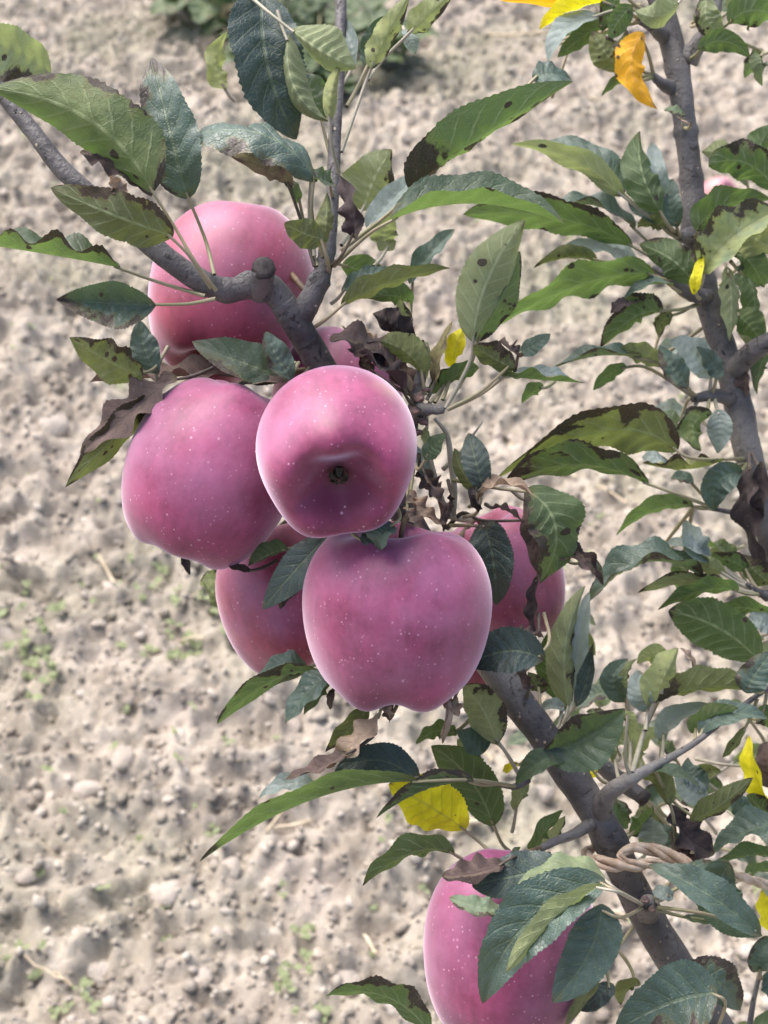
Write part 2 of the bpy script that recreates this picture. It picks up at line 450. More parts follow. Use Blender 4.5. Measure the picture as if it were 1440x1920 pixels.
def mat_clod():
    t = NT('soil_clod')
    geo = t.n('ShaderNodeNewGeometry'); vec = geo.outputs['Position']
    oi = t.n('ShaderNodeObjectInfo')
    n2 = t.noise(vec, 30, 5, 0.65); n3 = t.noise(vec, 140, 4, 0.7)
    c = t.mix(oi.outputs['Random'], (0.25, 0.215, 0.18), (0.44, 0.39, 0.34))
    c = t.mix(t.ramp(n2, 0.35, 0.7), c, (0.40, 0.345, 0.295))
    c = t.mix(t.math('MULTIPLY', t.ramp(n3, 0.4, 0.25), 0.5), c, (0.12, 0.10, 0.08))
    b = bsdf(t, c, 0.92, 0.2, t.bump(t.math('ADD', n2, t.math('MULTIPLY', n3, 0.6)), 0.9, 0.009))
    t.l(b.outputs[0], t.out.inputs['Surface'])
    return t.m
M['clod'] = mat_clod()
M['weed'] = mat_leaf('leaf_weed', (0.055, 0.105, 0.06), (0.09, 0.14, 0.07), (0.13, 0.22, 0.05), rough=0.5)
M['sprout'] = mat_leaf('leaf_sprout', (0.27, 0.31, 0.16), (0.33, 0.37, 0.20), (0.3, 0.36, 0.14), rough=0.55)
M['straw'] = mat_simple('straw', (0.38, 0.30, 0.20), (0.60, 0.50, 0.36), 60, 0.7)

# ------------------------------------------------------------------ ground
TAB = np.random.default_rng(5).random((256, 256))
def vnoise(x, y):
    xi = np.floor(x).astype(int); yi = np.floor(y).astype(int)
    fx = x - xi; fy = y - yi
    fx = fx * fx * fx * (fx * (fx * 6 - 15) + 10); fy = fy * fy * fy * (fy * (fy * 6 - 15) + 10)
    a = TAB[xi & 255, yi & 255]; b = TAB[(xi + 1) & 255, yi & 255]
    c = TAB[xi & 255, (yi + 1) & 255]; d = TAB[(xi + 1) & 255, (yi + 1) & 255]
    return (a * (1 - fx) + b * fx) * (1 - fy) + (c * (1 - fx) + d * fx) * fy

def gheight(x, y):
    x = np.asarray(x, float); y = np.asarray(y, float)
    wx = x + 0.03 * vnoise(x * 9 + 3, y * 9) ; wy = y + 0.03 * vnoise(x * 9, y * 9 + 40)
    h = 0.050 * (vnoise(wx * 1.7 + 10, wy * 2.4 + 5) - 0.5)
    h += 0.035 * (vnoise(wx * 4.5 + 30, wy * 6 + 15) - 0.5)
    h += 0.026 * (np.abs(vnoise(wx * 11 + 7, wy * 13 + 70) - 0.5) * -2 + 0.5)
    h += 0.026 * (np.abs(vnoise(wx * 27 + 17, wy * 29 + 7) - 0.5) * -2 + 0.5)
    h += 0.016 * (np.abs(vnoise(wx * 62 + 1, wy * 66 + 27) - 0.5) * -2 + 0.5)
    h += 0.009 * (vnoise(wx * 140 + 1, wy * 150 + 27) - 0.5)
    return h

def axis(lo, hi, step, far, n_far):
    core = np.arange(lo, hi + step, step)
    g = np.geomspace(step * 2, far, n_far)
    return np.concatenate([lo - g[::-1], core, hi + g])
gx = axis(-1.35, 1.35, 0.0058, 400, 40)
gy = axis(0.75, 4.9, 0.0075, 600, 40)
X, Y = np.meshgrid(gx, gy)
fade = np.clip((8.0 - np.hypot(X, Y - 2.5)) / 4, 0, 1)
Z = gheight(X, Y) * fade
nxg, nyg = len(gx), len(gy)
idx = np.arange(nxg * nyg).reshape(nyg, nxg)
quads = np.stack([idx[:-1, :-1], idx[:-1, 1:], idx[1:, 1:], idx[1:, :-1]], -1).reshape(-1, 4)
ground = mesh_obj('ground', np_mesh('ground', np.stack([X, Y, Z], -1).reshape(-1, 3), quads), M['soil'])
tag(ground, 'bare tilled soil with pale clods behind the apple tree', kind='structure')

def rock_shape(seed, sub, amp=0.28):
    bm = bmesh.new()
    bmesh.ops.create_icosphere(bm, subdivisions=sub, radius=1.0)
    v = np.array([p.co[:] for p in bm.verts]); f = np.array([[q.index for q in p.verts] for p in bm.faces])
    bm.free()
    rg = np.random.default_rng(seed)
    for k in range(9):
        d = rg.standard_normal(3); d /= np.linalg.norm(d)
        s = v @ d
        c = rg.uniform(0.55, 0.9)
        v = v - np.clip(s - c, 0, None)[:, None] * d * 0.85           # facet cuts
    v = v * (1 + amp * rg.uniform(-0.5, 0.5, (len(v), 1)))
    v = v * rg.uniform([0.85, 0.75, 0.55], [1.25, 1.1, 0.85])
    return v, f

def in_view_xy(n, ymin, ymax, power=1.0):
    y = ymin + (ymax - ymin) * rng.random(n) ** power
    depth = y * math.cos(R(PITCH)) + CAM_H * math.sin(R(PITCH))
    x = rng.uniform(-1, 1, n) * (0.25 * depth + 0.12)
    return x, y

# 300 clods one can pick out, each an object under the ground
clod_meshes = []
for k in range(12):
    v, f = rock_shape(50 + k, 2, 0.34)
    v = v * (1 + 0.10 * np.sin(v[:, :1] * 7 + k) * np.cos(v[:, 1:2] * 6 - k))
    me = np_mesh('soil_clod', v, f, True)
    me.materials.append(M['clod'])
    clod_meshes.append(me)
cx, cy = in_view_xy(291, 0.95, 4.3, 1.15)
cs = 0.008 + 0.013 * rng.random(291) ** 2.4
fixed = [(310, 1675, 0.032), (640, 1810, 0.030), (235, 1445, 0.026), (165, 1480, 0.024), (545, 1375, 0.020), (70, 1240, 0.020), (105, 820, 0.030), (330, 700, 0.022), (200, 1090, 0.028)]
for (px, py, s) in fixed:
    g = ground_at(px, py)
    cx = np.append(cx, g[0]); cy = np.append(cy, g[1]); cs = np.append(cs, s * 0.85)
cz = gheight(cx, cy)
for k in range(len(cx)):
    o = bpy.data.objects.new('soil_clod', clod_meshes[k % 12])
    link(o, ground)
    o.location = (cx[k], cy[k], cz[k] - cs[k] * 0.12)
    o.rotation_euler = (rng.uniform(-0.4, 0.4), rng.uniform(-0.4, 0.4), rng.uniform(0, 6.28))
    o.scale = (cs[k] * 1.15, cs[k], cs[k] * 0.75)

# crumbs past counting: one mesh
def crumb_field(n, smin, smax, pw, sub, seed):
    bases = [rock_shape(seed + k, sub, 0.3) for k in range(8)]
    x, y = in_view_xy(n, 0.8, 4.8, 1.05)
    s = smin + (smax - smin) * rng.random(n) ** pw
    z = gheight(x, y)
    V, F, Tn = [], [], []
    off = 0
    for b in range(8):
        sel = np.arange(b, n, 8)
        v, f = bases[b]
        a = rng.uniform(0, 6.28, len(sel)); ca, sa = np.cos(a), np.sin(a)
        tx = rng.uniform(-0.5, 0.5, len(sel))
        vv = v[None] * s[sel][:, None, None]
        xx = vv[..., 0] * ca[:, None] - vv[..., 1] * sa[:, None]; yy = vv[..., 0] * sa[:, None] + vv[..., 1] * ca[:, None]
        zz = vv[..., 2] + xx * tx[:, None]
        P = np.stack([xx + x[sel][:, None], yy + y[sel][:, None], zz + z[sel][:, None] + 0.05 * s[sel][:, None]], -1).reshape(-1, 3)
        m = len(v)
        F.append((f[None] + (np.arange(len(sel)) * m)[:, None, None] + off).reshape(-1, 3)); V.append(P)
        Tn.append(np.repeat(rng.random(len(sel)), m)); off += len(P)
    return np.vstack(V), np.vstack(F), np.concatenate(Tn)
v1, f1, t1 = crumb_field(8000, 0.004, 0.011, 1.9, 1, 200)
v2, f2, t2 = crumb_field(20000, 0.0025, 0.006, 1.5, 0, 300)
cm = np_mesh('soil_crumbs', np.vstack([v1, v2]), np.vstack([f1, f2 + len(v1)]), True)
at = cm.attributes.new('tone', 'FLOAT', 'POINT')
at.data.foreach_set('value', np.concatenate([t1, t2]).astype(np.float32))
crumbs = mesh_obj('soil_crumbs', cm, M['crumb'], ground)
tag(crumbs, kind='stuff')

# ------------------------------------------------------------------ leaf geometry
NU, NV = 56, 9
def leaf_verts(P0, P1, P2, width, roll, fold, curl=0.0, wave=0.1, twist=0.0, seed=0, teeth=0.022, nview=None, upref=None, droop=None):
    """midrib is a quadratic curve P0 (base) - P1 (passes through at u=.5) - P2 (tip); all in one frame.
    nview = the direction that roll 0 faces; upref = direction that positive roll turns the upper side to"""
    rg = np.random.default_rng(seed)
    u = np.linspace(0, 1, NU)
    ctrl = 2 * P1 - 0.5 * (P0 + P2)
    uu = u[:, None]
    Mid = (1 - uu) ** 2 * P0 + 2 * uu * (1 - uu) * ctrl + uu ** 2 * P2
    T = np.gradient(Mid, axis=0); T /= np.linalg.norm(T, axis=1)[:, None]
    N0 = nview[None] - T * (T @ nview)[:, None]; N0 /= np.linalg.norm(N0, axis=1)[:, None] + 1e-9
    L0 = np.cross(N0, T)
    sgn = np.where((L0 @ upref).mean() > 0, 1.0, -1.0)
    rho = np.radians(roll + twist * (u - 0.5))[:, None]
    N = np.cos(rho) * N0 + np.sin(rho) * sgn * L0
    Lat = np.cross(N, T)
    hw = (u + 0.004) ** rg.uniform(0.55, 0.78) * (1.0 - u) ** rg.uniform(0.72, 0.98)
    hw = hw / hw.max() * width * 0.5
    hw *= 1 + 0.05 * np.sin(u * 9 + rg.uniform(0, 6))
    saw = np.where(np.arange(NU) % 2 == 0, 1.0, -1.0) * teeth * rg.uniform(0.4, 1.6, NU) + 0.025 * rg.standard_normal(NU) * (rg.random(NU) < 0.25)
    vv = np.linspace(-1, 1, NV)
    out = np.zeros((NU, NV, 3)); uv = np.zeros((NU, NV, 2))
    f0 = math.radians(fold); c0 = math.radians(curl)
    ph = rg.uniform(0, 6.28, 2); fr = rg.uniform(2.0, 3.6, 2)
    for j, v in enumerate(vv):
        s = abs(v); k = 0 if v < 0 else 1
        if abs(c0) > 1e-3:
            xo = (math.sin(f0 + c0 * s) - math.sin(f0)) / c0; zo = (math.cos(f0) - math.cos(f0 + c0 * s)) / c0
        else:
            xo = math.cos(f0) * s; zo = math.sin(f0) * s
        h = hw * (1 + (saw if s > 0.99 else 0))
        wv = wave * s ** 1.5 * np.sin(2 * np.pi * fr[k] * u + ph[k])
        q = 0.11 * np.cos((u * 7.5 - s * 1.6) * 2 * np.pi) * (s * (1 - s)) ** 0.6 * 1.5
        out[:, j] = Mid + (np.sign(v) * xo * h)[:, None] * Lat + ((zo + wv + q) * h)[:, None] * N
        uv[:, j, 0] = u; uv[:, j, 1] = v * 0.5 + 0.5
    return out.reshape(-1, 3), uv.reshape(-1, 2)

li = np.arange(NU * NV).reshape(NU, NV)
LEAF_F = np.stack([li[:-1, :-1], li[:-1, 1:], li[1:, 1:], li[1:, :-1]], -1).reshape(-1, 4)
# winding so that the front face is the upper side
LEAF_F = LEAF_F[:, ::-1].copy()

def leaf_mesh(name, verts, uv, faces=LEAF_F):
    me = np_mesh(name, verts, faces, True)
    lay = me.uv_layers.new(name='UVMap')
    lv = np.zeros(len(me.loops), np.int32); me.loops.foreach_get('vertex_index', lv)
    lay.data.foreach_set('uv', uv[lv].astype(np.float32).ravel())
    return me

# ------------------------------------------------------------------ the tree: limbs, branches, twigs
tree = empty('apple_tree')
tag(tree, 'young apple tree with grey-brown limbs and black-spotted green leaves, some yellow or dead', 'tree')
BS = []      # branch samples (px, py, depth) for attaching leaf stalks

def branch(name, pts, rpx, n=40, sides=14, rough=0.03, knots=(), mat='bark', seed=1, parent=None, sample=True):
    """pts: (px, py, depth) ; rpx: radius in photo pixels at each point"""
    p = catmull(pts, n)
    r = np.interp(np.linspace(0, 1, n), np.linspace(0, 1, len(rpx)), rpx)
    wpts = np.array([W(*q) for q in p]); wr = r * p[:, 2] / FPX
    if sample:
        BS.extend([tuple(q) for q in p])
    o = mesh_obj(name, tube_mesh(name, wpts, wr, sides, rough, seed=seed, knots=knots), M[mat], parent or tree)
    return o

# junction and trunk below the frame
JX, JY, JD = 1800, 2560, 0.90
jw = W(JX, JY, JD)
limb_a = branch('limb', [(JX, JY, JD), (1590, 2290, 0.86), (1390, 2000, 0.82), (1262, 1800, 0.80), (1185, 1665, 0.795), (1120, 1530, 0.79), (1030, 1395, 0.785), (935, 1265, 0.785), (840, 1110, 0.785), (735, 920, 0.778), (655, 780, 0.770), (590, 665, 0.758), (552, 600, 0.748), (530, 568, 0.745)],
       [43, 38, 35, 33, 31.5, 30.5, 30, 29.5, 29, 28, 27, 27, 27, 25], n=150, sides=22, rough=0.028, knots=((0.36, 0.10, 0.012), (0.43, 0.12, 0.015), (0.52, 0.08, 0.012), (0.95, 0.06, 0.01), (0.60, 0.07, 0.01)), seed=3)
branch('branch', [(545, 590, 0.748), (515, 548, 0.745), (475, 535, 0.742), (425, 545, 0.740), (365, 520, 0.736), (290, 465, 0.733), (205, 395, 0.735), (120, 320, 0.738), (60, 245, 0.742), (5, 180, 0.745), (-60, 95, 0.75)],
       [25, 26, 25, 23, 22, 21, 19, 18, 16, 14, 12], n=70, rough=0.035, knots=((0.22, 0.16, 0.02), (0.30, 0.14, 0.015), (0.13, 0.10, 0.02)), seed=4)
branch('branch', [(560, 600, 0.749), (585, 555, 0.745), (606, 505, 0.745), (618, 440, 0.75), (624, 350, 0.757), (628, 250, 0.765), (636, 130, 0.775), (640, -20, 0.79), (642, -160, 0.81)],
       [24, 22, 17, 14, 12.5, 12, 11, 10.5, 10], n=60, rough=0.04, knots=((0.2, 0.25, 0.02), (0.33, 0.15, 0.015)), seed=5)
stub = branch('cut_stub', [(488, 552, 0.742), (491, 530, 0.735), (493, 508, 0.729)], [22, 22, 22], n=14, rough=0.04, seed=6)
sc_o = mesh_obj('scar', tube_mesh('scar', np.array([W(493, 510, 0.7285), W(493.5, 503, 0.7268), W(494, 500, 0.7255)]), np.array([22.3, 23.5, 15]) * 0.72 / FPX, 14, 0.16, seed=2), M['cut'], stub)

limb_b = branch('limb', [(JX, JY, JD), (1775, 2100, 0.92), (1680, 1700, 0.93), (1560, 1340, 0.92), (1480, 1100, 0.91), (1432, 960, 0.905), (1398, 830, 0.90), (1375, 720, 0.90), (1345, 620, 0.90), (1318, 530, 0.90), (1303, 430, 0.90), (1296, 330, 0.90), (1285, 240, 0.90), (1272, 140, 0.90), (1252, 50, 0.90), (1225, -40, 0.90), (1190, -160, 0.90)],
       [42, 37, 34, 30, 28, 27, 26, 25.5, 25, 24, 24, 21, 21, 22, 23, 22, 21], n=180, sides=22, rough=0.028, knots=((0.40, 0.14, 0.012), (0.565, 0.14, 0.010), (0.625, 0.16, 0.010), (0.685, 0.14, 0.008), (0.745, 0.20, 0.005), (0.82, 0.12, 0.010)), seed=8)
branch('branch', [(1375, 700, 0.90), (1400, 668, 0.885), (1440, 642, 0.875), (1500, 610, 0.87), (1560, 590, 0.87)], [24, 20, 18, 17, 16], n=24, rough=0.05, seed=9)
branch('spur', [(1380, 752, 0.90), (1350, 742, 0.89), (1325, 742, 0.885), (1298, 747, 0.882)], [17, 13, 10, 8], n=16, rough=0.12, seed=10)
branch('spur', [(1290, 110, 0.90), (1310, 82, 0.895), (1335, 40, 0.89), (1345, 0, 0.89), (1350, -40, 0.89)], [22, 16, 12, 10, 8], n=18, rough=0.1, seed=12)
branch('spur', [(1262, 165, 0.90), (1240, 155, 0.89), (1222, 140, 0.888)], [15, 10, 7], n=12, rough=0.12, seed=13)
branch('spur', [(1250, 70, 0.90), (1222, 50, 0.885), (1200, 40, 0.88)], [16, 10, 6], n=12, rough=0.12, seed=13)
branch('spur', [(1330, 560, 0.90), (1290, 548, 0.88), (1255, 520, 0.872), (1225, 500, 0.87)], [18, 13, 9, 5], n=16, rough=0.08, seed=14)
branch('spur', [(1300, 440, 0.90), (1278, 445, 0.885), (1262, 436, 0.88)], [18, 11, 6], n=12, rough=0.12, seed=15)
branch('branch', [(1125, 1535, 0.79), (1140, 1490, 0.775), (1185, 1458, 0.77), (1225, 1437, 0.775), (1300, 1395, 0.79), (1370, 1340, 0.80), (1440, 1290, 0.81), (1520, 1240, 0.82)],
       [23, 16, 13, 9, 6, 5, 5, 5], n=44, rough=0.06, knots=((0.28, 0.25, 0.02), (0.20, 0.1, 0.02)), seed=16)
branch('spur', [(1215, 1715, 0.795), (1215, 1700, 0.768), (1213, 1690, 0.762)], [22, 17, 14], n=10, rough=0.15, seed=17)
tw = branch('twig', [(1060, 1370, 0.86), (1110, 1420, 0.86), (1160, 1462, 0.86), (1205, 1494, 0.855)], [15, 16, 16, 15], n=18, rough=0.06, seed=18)
mesh_obj('scar', tube_mesh('scar', np.array([W(1203, 1492, 0.855), W(1212, 1499, 0.853), W(1214, 1500, 0.853)]), np.array([16, 16, 8]) * 0.855 / FPX, 12, 0.1, seed=3), M['cut'], tw)
branch('spur', [(1118, 1535, 0.79), (1080, 1562, 0.772), (1042, 1578, 0.757), (1008, 1594, 0.747)], [14, 10, 8, 6], n=16, rough=0.12, seed=31)
# side spur by the middle apple, with knobbly buds
branch('spur', [(712, 880, 0.775), (750, 815, 0.765), (780, 775, 0.755), (800, 768, 0.75), (832, 768, 0.748)], [17, 16, 15, 11, 7], n=22, rough=0.18, seed=19)
branch('spur', [(768, 800, 0.76), (785, 735, 0.755), (790, 700, 0.752), (792, 660, 0.75)], [14, 12, 9, 6], n=18, rough=0.2, seed=20)
branch('twig', [(1440, 1120, 0.87), (1425, 1112, 0.868), (1400, 1095, 0.865)], [10, 7, 4], n=10, rough=0.1, seed=21)
branch('twig', [(1520, 1135, 0.90), (1470, 1118, 0.88), (1425, 1112, 0.87)], [9, 8, 7], n=12, rough=0.1, seed=22)
branch('twig', [(1420, 960, 0.90), (1385, 962, 0.89), (1340, 955, 0.885), (1300, 950, 0.88)], [9, 5, 4, 3], n=14, rough=0.1, seed=23)
branch('twig', [(985, 1462, 0.785), (965, 1475, 0.778), (930, 1470, 0.772), (880, 1465, 0.768)], [11, 6, 4, 3.5], n=14, rough=0.1, seed=24)
branch('twig', [(1405, 1930, 0.86), (1412, 1880, 0.86), (1425, 1820, 0.86)], [6, 5, 4], n=10, rough=0.1, seed=25)
branch('twig', [(880, 975, 0.79), (845, 968, 0.775), (830, 940, 0.77), (815, 890, 0.765), (805, 850, 0.762)], [6, 6, 5, 4, 4], n=16, rough=0.06, mat='petiole_pale', seed=26)
branch('twig', [(850, 965, 0.775), (852, 920, 0.772), (846, 870, 0.770), (838, 815, 0.768), (815, 785, 0.762)], [5, 6, 6, 5, 3], n=18, rough=0.06, mat='petiole_pale', seed=27)
branch('twig', [(838, 990, 0.785), (868, 962, 0.775), (905, 976, 0.768), (980, 976, 0.765)], [5, 4, 3, 2.5], n=16, rough=0.06, mat='petiole_dark', seed=28)
branch('twig', [(830, 880, 0.78), (862, 850, 0.778), (905, 790, 0.776)], [5, 4, 1.5], n=10, rough=0.06, mat='petiole_pale', seed=29)
# trunk down to the soil
tp = [tuple(jw + np.array([0, 0, 0.01])), (jw[0] + 0.02, jw[1] + 0.01, jw[2] * 0.6), (jw[0] + 0.015, jw[1] + 0.03, jw[2] * 0.25), (jw[0] + 0.02, jw[1] + 0.03, -0.03)]
mesh_obj('trunk', tube_mesh('trunk', catmull(tp, 30), np.linspace(0.0155, 0.024, 30), 18, 0.03, seed=30), M['bark'], tree)

BSA = np.array(BS)

# ------------------------------------------------------------------ leaves of the tree
LCOUNT = [0]
def L(kind, bx, by, mx, my, tx, ty, w, roll, fold, d, pet=None, dm=None, dt=None, bt=0.0, bb=0.0, be=0.0, spots=None, yel=0.0, curl=None, wave=None, twist=None, pm=None, label=None, pr=3.2):
    """one leaf: base, middle and tip of the midrib in photo pixels at depth d; dm/dt = how far middle and tip come
    towards the camera (px); w = blade width (px); roll 0 shows the upper side, 180 the underside; fold = V along the midrib"""
    k = LCOUNT[0]; LCOUNT[0] += 1
    rg = np.random.default_rng(1000 + k)
    if dm is None: dm = rg.uniform(-5, 25)
    if dt is None: dt = rg.uniform(-40, 30)
    s = d / FPX
    P0 = C(bx, by, d); P1 = C(mx, my, d); P2 = C(tx, ty, d)
    P1 = P1 * (1 - dm * s / d); P2 = P2 * (1 - dt * s / d)
    if curl is None: curl = rg.uniform(-34, 26)
    if wave is None: wave = rg.uniform(0.08, 0.24)
    else: wave = wave * 1.3
    w = w * 0.93
    if 0 < fold < 25: fold = min(fold * 1.55, 32)
    if twist is None: twist = rg.uniform(-34, 34)
    vq, uv = leaf_verts(P0, P1, P2, w * s, roll, fold, curl, wave, twist, seed=k, nview=np.array([0, 0, 1.0]), upref=np.array([-0.3, 1.0, 0]))
    base_w = c2w(P0)
    me = leaf_mesh('leaf', c2w(vq) - base_w, uv)
    o = mesh_obj('leaf', me, M[kind], tree)
    o.location = base_w
    if spots is None: spots = {'G': 0.42, 'O': 0.55, 'B': 0.15}.get(kind, 0.1)
    if be == 0 and kind in 'GOBP' and rg.random() < 0.33: be = rg.uniform(0.02, 0.10)
    if bt == 0 and kind in 'GO' and rg.random() < 0.3: bt = rg.uniform(0.0, 0.08)
    o['burn_tip'] = float(bt); o['burn_base'] = float(bb); o['burn_edge'] = float(be + 0.06 if be > 0 else -0.4); o['spots'] = float(spots); o['yellowing'] = float(yel)
    if label: o['label'] = label
    # stalk
    T0 = (4 * P1 - 3 * P0 - P2); T0 = T0 / np.linalg.norm(T0)
    start = P0 + T0 * 12 * s
    if pet:
        pts = [start] + [C(q[0], q[1], (q[2] if len(q) > 2 else d + 0.004)) for q in pet]
    else:
        dd = np.hypot(BSA[:, 0] - bx, BSA[:, 1] - by) + np.abs(BSA[:, 2] - d) * 600
        j = int(np.argmin(dd)); e = C(*BSA[j])
        dist = np.linalg.norm(e - P0)
        if dist < 190 * s:
            pts = [start, P0 - T0 * min(dist * 0.35, 45 * s) + np.array([0, 0, -0.001]), e]
        else:
            pts = [start, P0 - T0 * 40 * s, P0 - T0 * 75 * s + np.array([0, 0, -0.012])]
    if len(pts) == 2:
        pts = [pts[0], (pts[0] + pts[1]) / 2 + np.array([0, -4 * s, 0]), pts[1]]
    pp = catmull(np.array(pts), 12)
    pw = c2w(pp) - base_w
    pmname = pm or {'D': 'petiole_dark', 'K': 'petiole_dark', 'P': 'petiole_pale', 'S': 'petiole_pale'}.get(kind, 'petiole')
    mesh_obj('petiole', tube_mesh('petiole', pw, np.linspace(pr * 0.85, pr * 1.25, 12) * s, 7, 0.03, cap=False, seed=k), M[pmname], o)
    return o

YL = 'bright yellow spotted leaf'
# --- top left
L('P', 95, 140, 20, 95, -70, 70, 130, -30, 15, 0.80, yel=0.2)
L('G', 285, 360, 165, 225, -25, 165, 190, 158, 18, 0.715, pet=[(330, 430), (365, 490), (405, 545, 0.728)], dm=25, dt=-10, yel=0.25, spots=0.4, wave=0.08, curl=20, bt=0.02)
L('B', 352, 372, 318, 245, 285, 108, 120, 8, 12, 0.735, pet=[(385, 450), (402, 515, 0.728)], bt=0.12, be=0.06, wave=0.12, dm=20, dt=-25)
L('O', 325, 442, 215, 405, 95, 352, 108, 152, 14, 0.712, pet=[(355, 480), (395, 540, 0.727)], be=0.10, spots=0.4, dm=20, bt=0.03)
L('D', 262, 350, 205, 305, 150, 285, 60, 30, 20, 0.722, wave=0.35, pet=[(285, 365)], yel=0.0)
L('T', 235, 375, 220, 350, 205, 330, 36, 20, 10, 0.708, wave=0.3, pet=[(250, 385)])
L('G', 225, 502, 95, 478, -50, 455, 120, 78, 38, 0.735, pet=[(300, 530), (385, 555, 0.733)], wave=0.22, be=0.12, dm=5)
L('B', 292, 572, 205, 568, 105, 562, 130, -10, 38, 0.730, pet=[(350, 570), (405, 560, 0.730)], bt=0.16, spots=0.2, dt=10, wave=0.06)
L('O', 268, 706, 205, 678, 130, 632, 95, 150, 10, 0.745, be=0.10, spots=0.5, yel=0.4, pet=[(290, 690), (315, 650, 0.76)])
L('B', 298, 700, 272, 655, 262, 600, 58, 5, 15, 0.75, spots=0.05, pet=[(300, 720)])
L('D', 420, 702, 300, 708, 168, 716, 95, 62, 20, 0.772, wave=0.3, pet=[(470, 705), (530, 690, 0.745)], dm=10)
L('D', 330, 705, 250, 770, 150, 850, 105, 40, 15, 0.745, wave=0.28, pet=[(400, 690, 0.75)])
L('O', 300, 740, 215, 820, 122, 914, 78, 140, 16, 0.748, be=0.22, bt=0.06, bb=0.3, pet=[(360, 705, 0.75)], wave=0.14)
# leaf over the top apple
L('G', 535, 705, 455, 680, 360, 640, 95, 18, 14, 0.742, spots=0.1, pet=[(555, 680, 0.748)], be=0.02, wave=0.1)
L('B', 548, 715, 520, 670, 498, 622, 62, 10, 15, 0.735, spots=0.1, pet=[(560, 680, 0.745)])
L('D', 560, 720, 500, 715, 440, 722, 34, 60, 10, 0.735, pet=[(580, 690, 0.75)])
# --- top centre
L('N', 492, -15, 500, 120, 556, 262, 165, -22, 12, 0.765, spots=0.03, wave=0.07, pet=[(540, -60), (636, -120, 0.80)], dm=30)
L('P', 545, 55, 600, 95, 668, 128, 125, 148, 22, 0.745, spots=0.0, curl=30, wave=0.05, pet=[(500, 20), (465, -10, 0.76)], dm=35)
L('P', 540, 65, 552, 165, 618, 228, 95, 165, 35, 0.755, spots=0.0, curl=45, wave=0.05, pet=[(520, 20)])
L('G', 600, 225, 590, 180, 560, 130, 75, 20, 10, 0.768, spots=0.0, pet=[(622, 300, 0.762)])
L('P', 618, 228, 622, 170, 640, 118, 46, 170, 30, 0.738, yel=0.8, curl=35, pet=[(622, 270), (636, 325, 0.75)], spots=0.0, wave=0.05)
L('S', 660, 130, 660, 85, 640, 30, 55, 20, 20, 0.78, spots=0.0, pet=[(640, 160, 0.772)])
L('B', 690, 128, 700, 80, 720, 30, 50, 20, 20, 0.79, spots=0.0, pet=[(650, 200, 0.772)])
L('P', 697, 128, 722, 70, 768, -10, 62, 160, 15, 0.77, yel=0.7, bt=0.0, be=0.12, pet=[(680, 170), (640, 285, 0.762)], pm='petiole_pale', spots=0.2)
L('P', 770, 62, 800, 30, 860, -25, 60, 150, 20, 0.785, yel=0.6, be=0.05, pet=[(715, 115), (690, 150, 0.775)], pm='petiole_pale')
L('S', 762, 55, 772, 75, 778, 102, 38, 30, 5, 0.80, spots=0.0, pet=[(755, 50)])
L('P', 425, 165, 405, 120, 425, 60, 48, 150, 20, 0.80, yel=0.7, wave=0.35, pet=[(440, 190)], spots=0.2)
L('B', 595, 340, 480, 248, 318, 270, 118, 42, -8, 0.728, pet=[(585, 400), (605, 480, 0.742)], dm=35, bt=0.0, be=0.03, spots=0.12, curl=-25)
L('D', 545, 348, 500, 318, 430, 292, 62, 130, 10, 0.742, pet=[(560, 400), (590, 500, 0.742)], yel=0.3)
L('G', 560, 380, 550, 350, 520, 330, 30, 40, 10, 0.748, bt=0.5, pet=[(575, 440), (595, 500, 0.742)])
L('P', 585, 345, 575, 330, 560, 315, 24, 100, 10, 0.74, pet=[(580, 400), (590, 480, 0.742)])
L('O', 612, 448, 575, 440, 533, 418, 62, 160, 8, 0.722, pet=[(615, 490), (616, 510, 0.744)], spots=0.1, yel=0.0)
L('O', 608, 460, 612, 410, 614, 360, 52, 165, 22, 0.728, pet=[(614, 500, 0.744)], yel=0.4, spots=0.0, curl=25)
L('G', 625, 345, 600, 335, 560, 322, 50, 40, 10, 0.735, pet=[(624, 370, 0.755)], spots=0)
L('K', 662, 445, 658, 385, 632, 318, 52, 40, 20, 0.722, wave=0.4, pet=[(640, 480), (620, 500, 0.745)])
L('P', 682, 395, 700, 340, 735, 280, 120, 155, 10, 0.775, spots=0.0, yel=0.0, pet=[(640, 460, 0.755)])
L('S', 690, 430, 735, 375, 790, 322, 62, 35, 30, 0.765, spots=0.25, pet=[(640, 480, 0.752)])
# --- the large right-pointing leaves
L('G', 768, 356, 885, 268, 1075, 152, 150, 122, 20, 0.735, bb=0.34, spots=0.5, pet=[(735, 395), (640, 470, 0.750)], dm=20, dt=-15, curl=12, wave=0.07, twist=10)
L('B', 1000, 150, 1030, 138, 1072, 150, 60, 30, 10, 0.745, spots=0.0, pet=[(960, 180, 0.742)])
L('G', 735, 412, 890, 382, 1058, 420, 150, 60, 34, 0.725, pet=[(690, 440), (625, 500, 0.742)], dm=10, dt=25, be=0.0, spots=0.08, wave=0.05, twist=0)
L('O', 640, 572, 730, 530, 845, 503, 66, 126, 14, 0.735, pet=[(615, 595), (592, 612, 0.748)], yel=0.1, spots=0.3)
L('B', 640, 545, 690, 520, 740, 505, 50, 40, 10, 0.75, spots=0.0, pet=[(620, 570, 0.75)])
L('B', 768, 532, 805, 480, 852, 430, 54, 30, 32, 0.80, pet=[(770, 600), (775, 660, 0.76)], spots=0.0)
L('G', 640, 500, 690, 515, 745, 560, 70, 150, 10, 0.79, pet=[(615, 480, 0.752)], spots=0.05)
L('P', 735, 470, 720, 440, 740, 400, 60, 150, 10, 0.80, pet=[(700, 500, 0.78)])
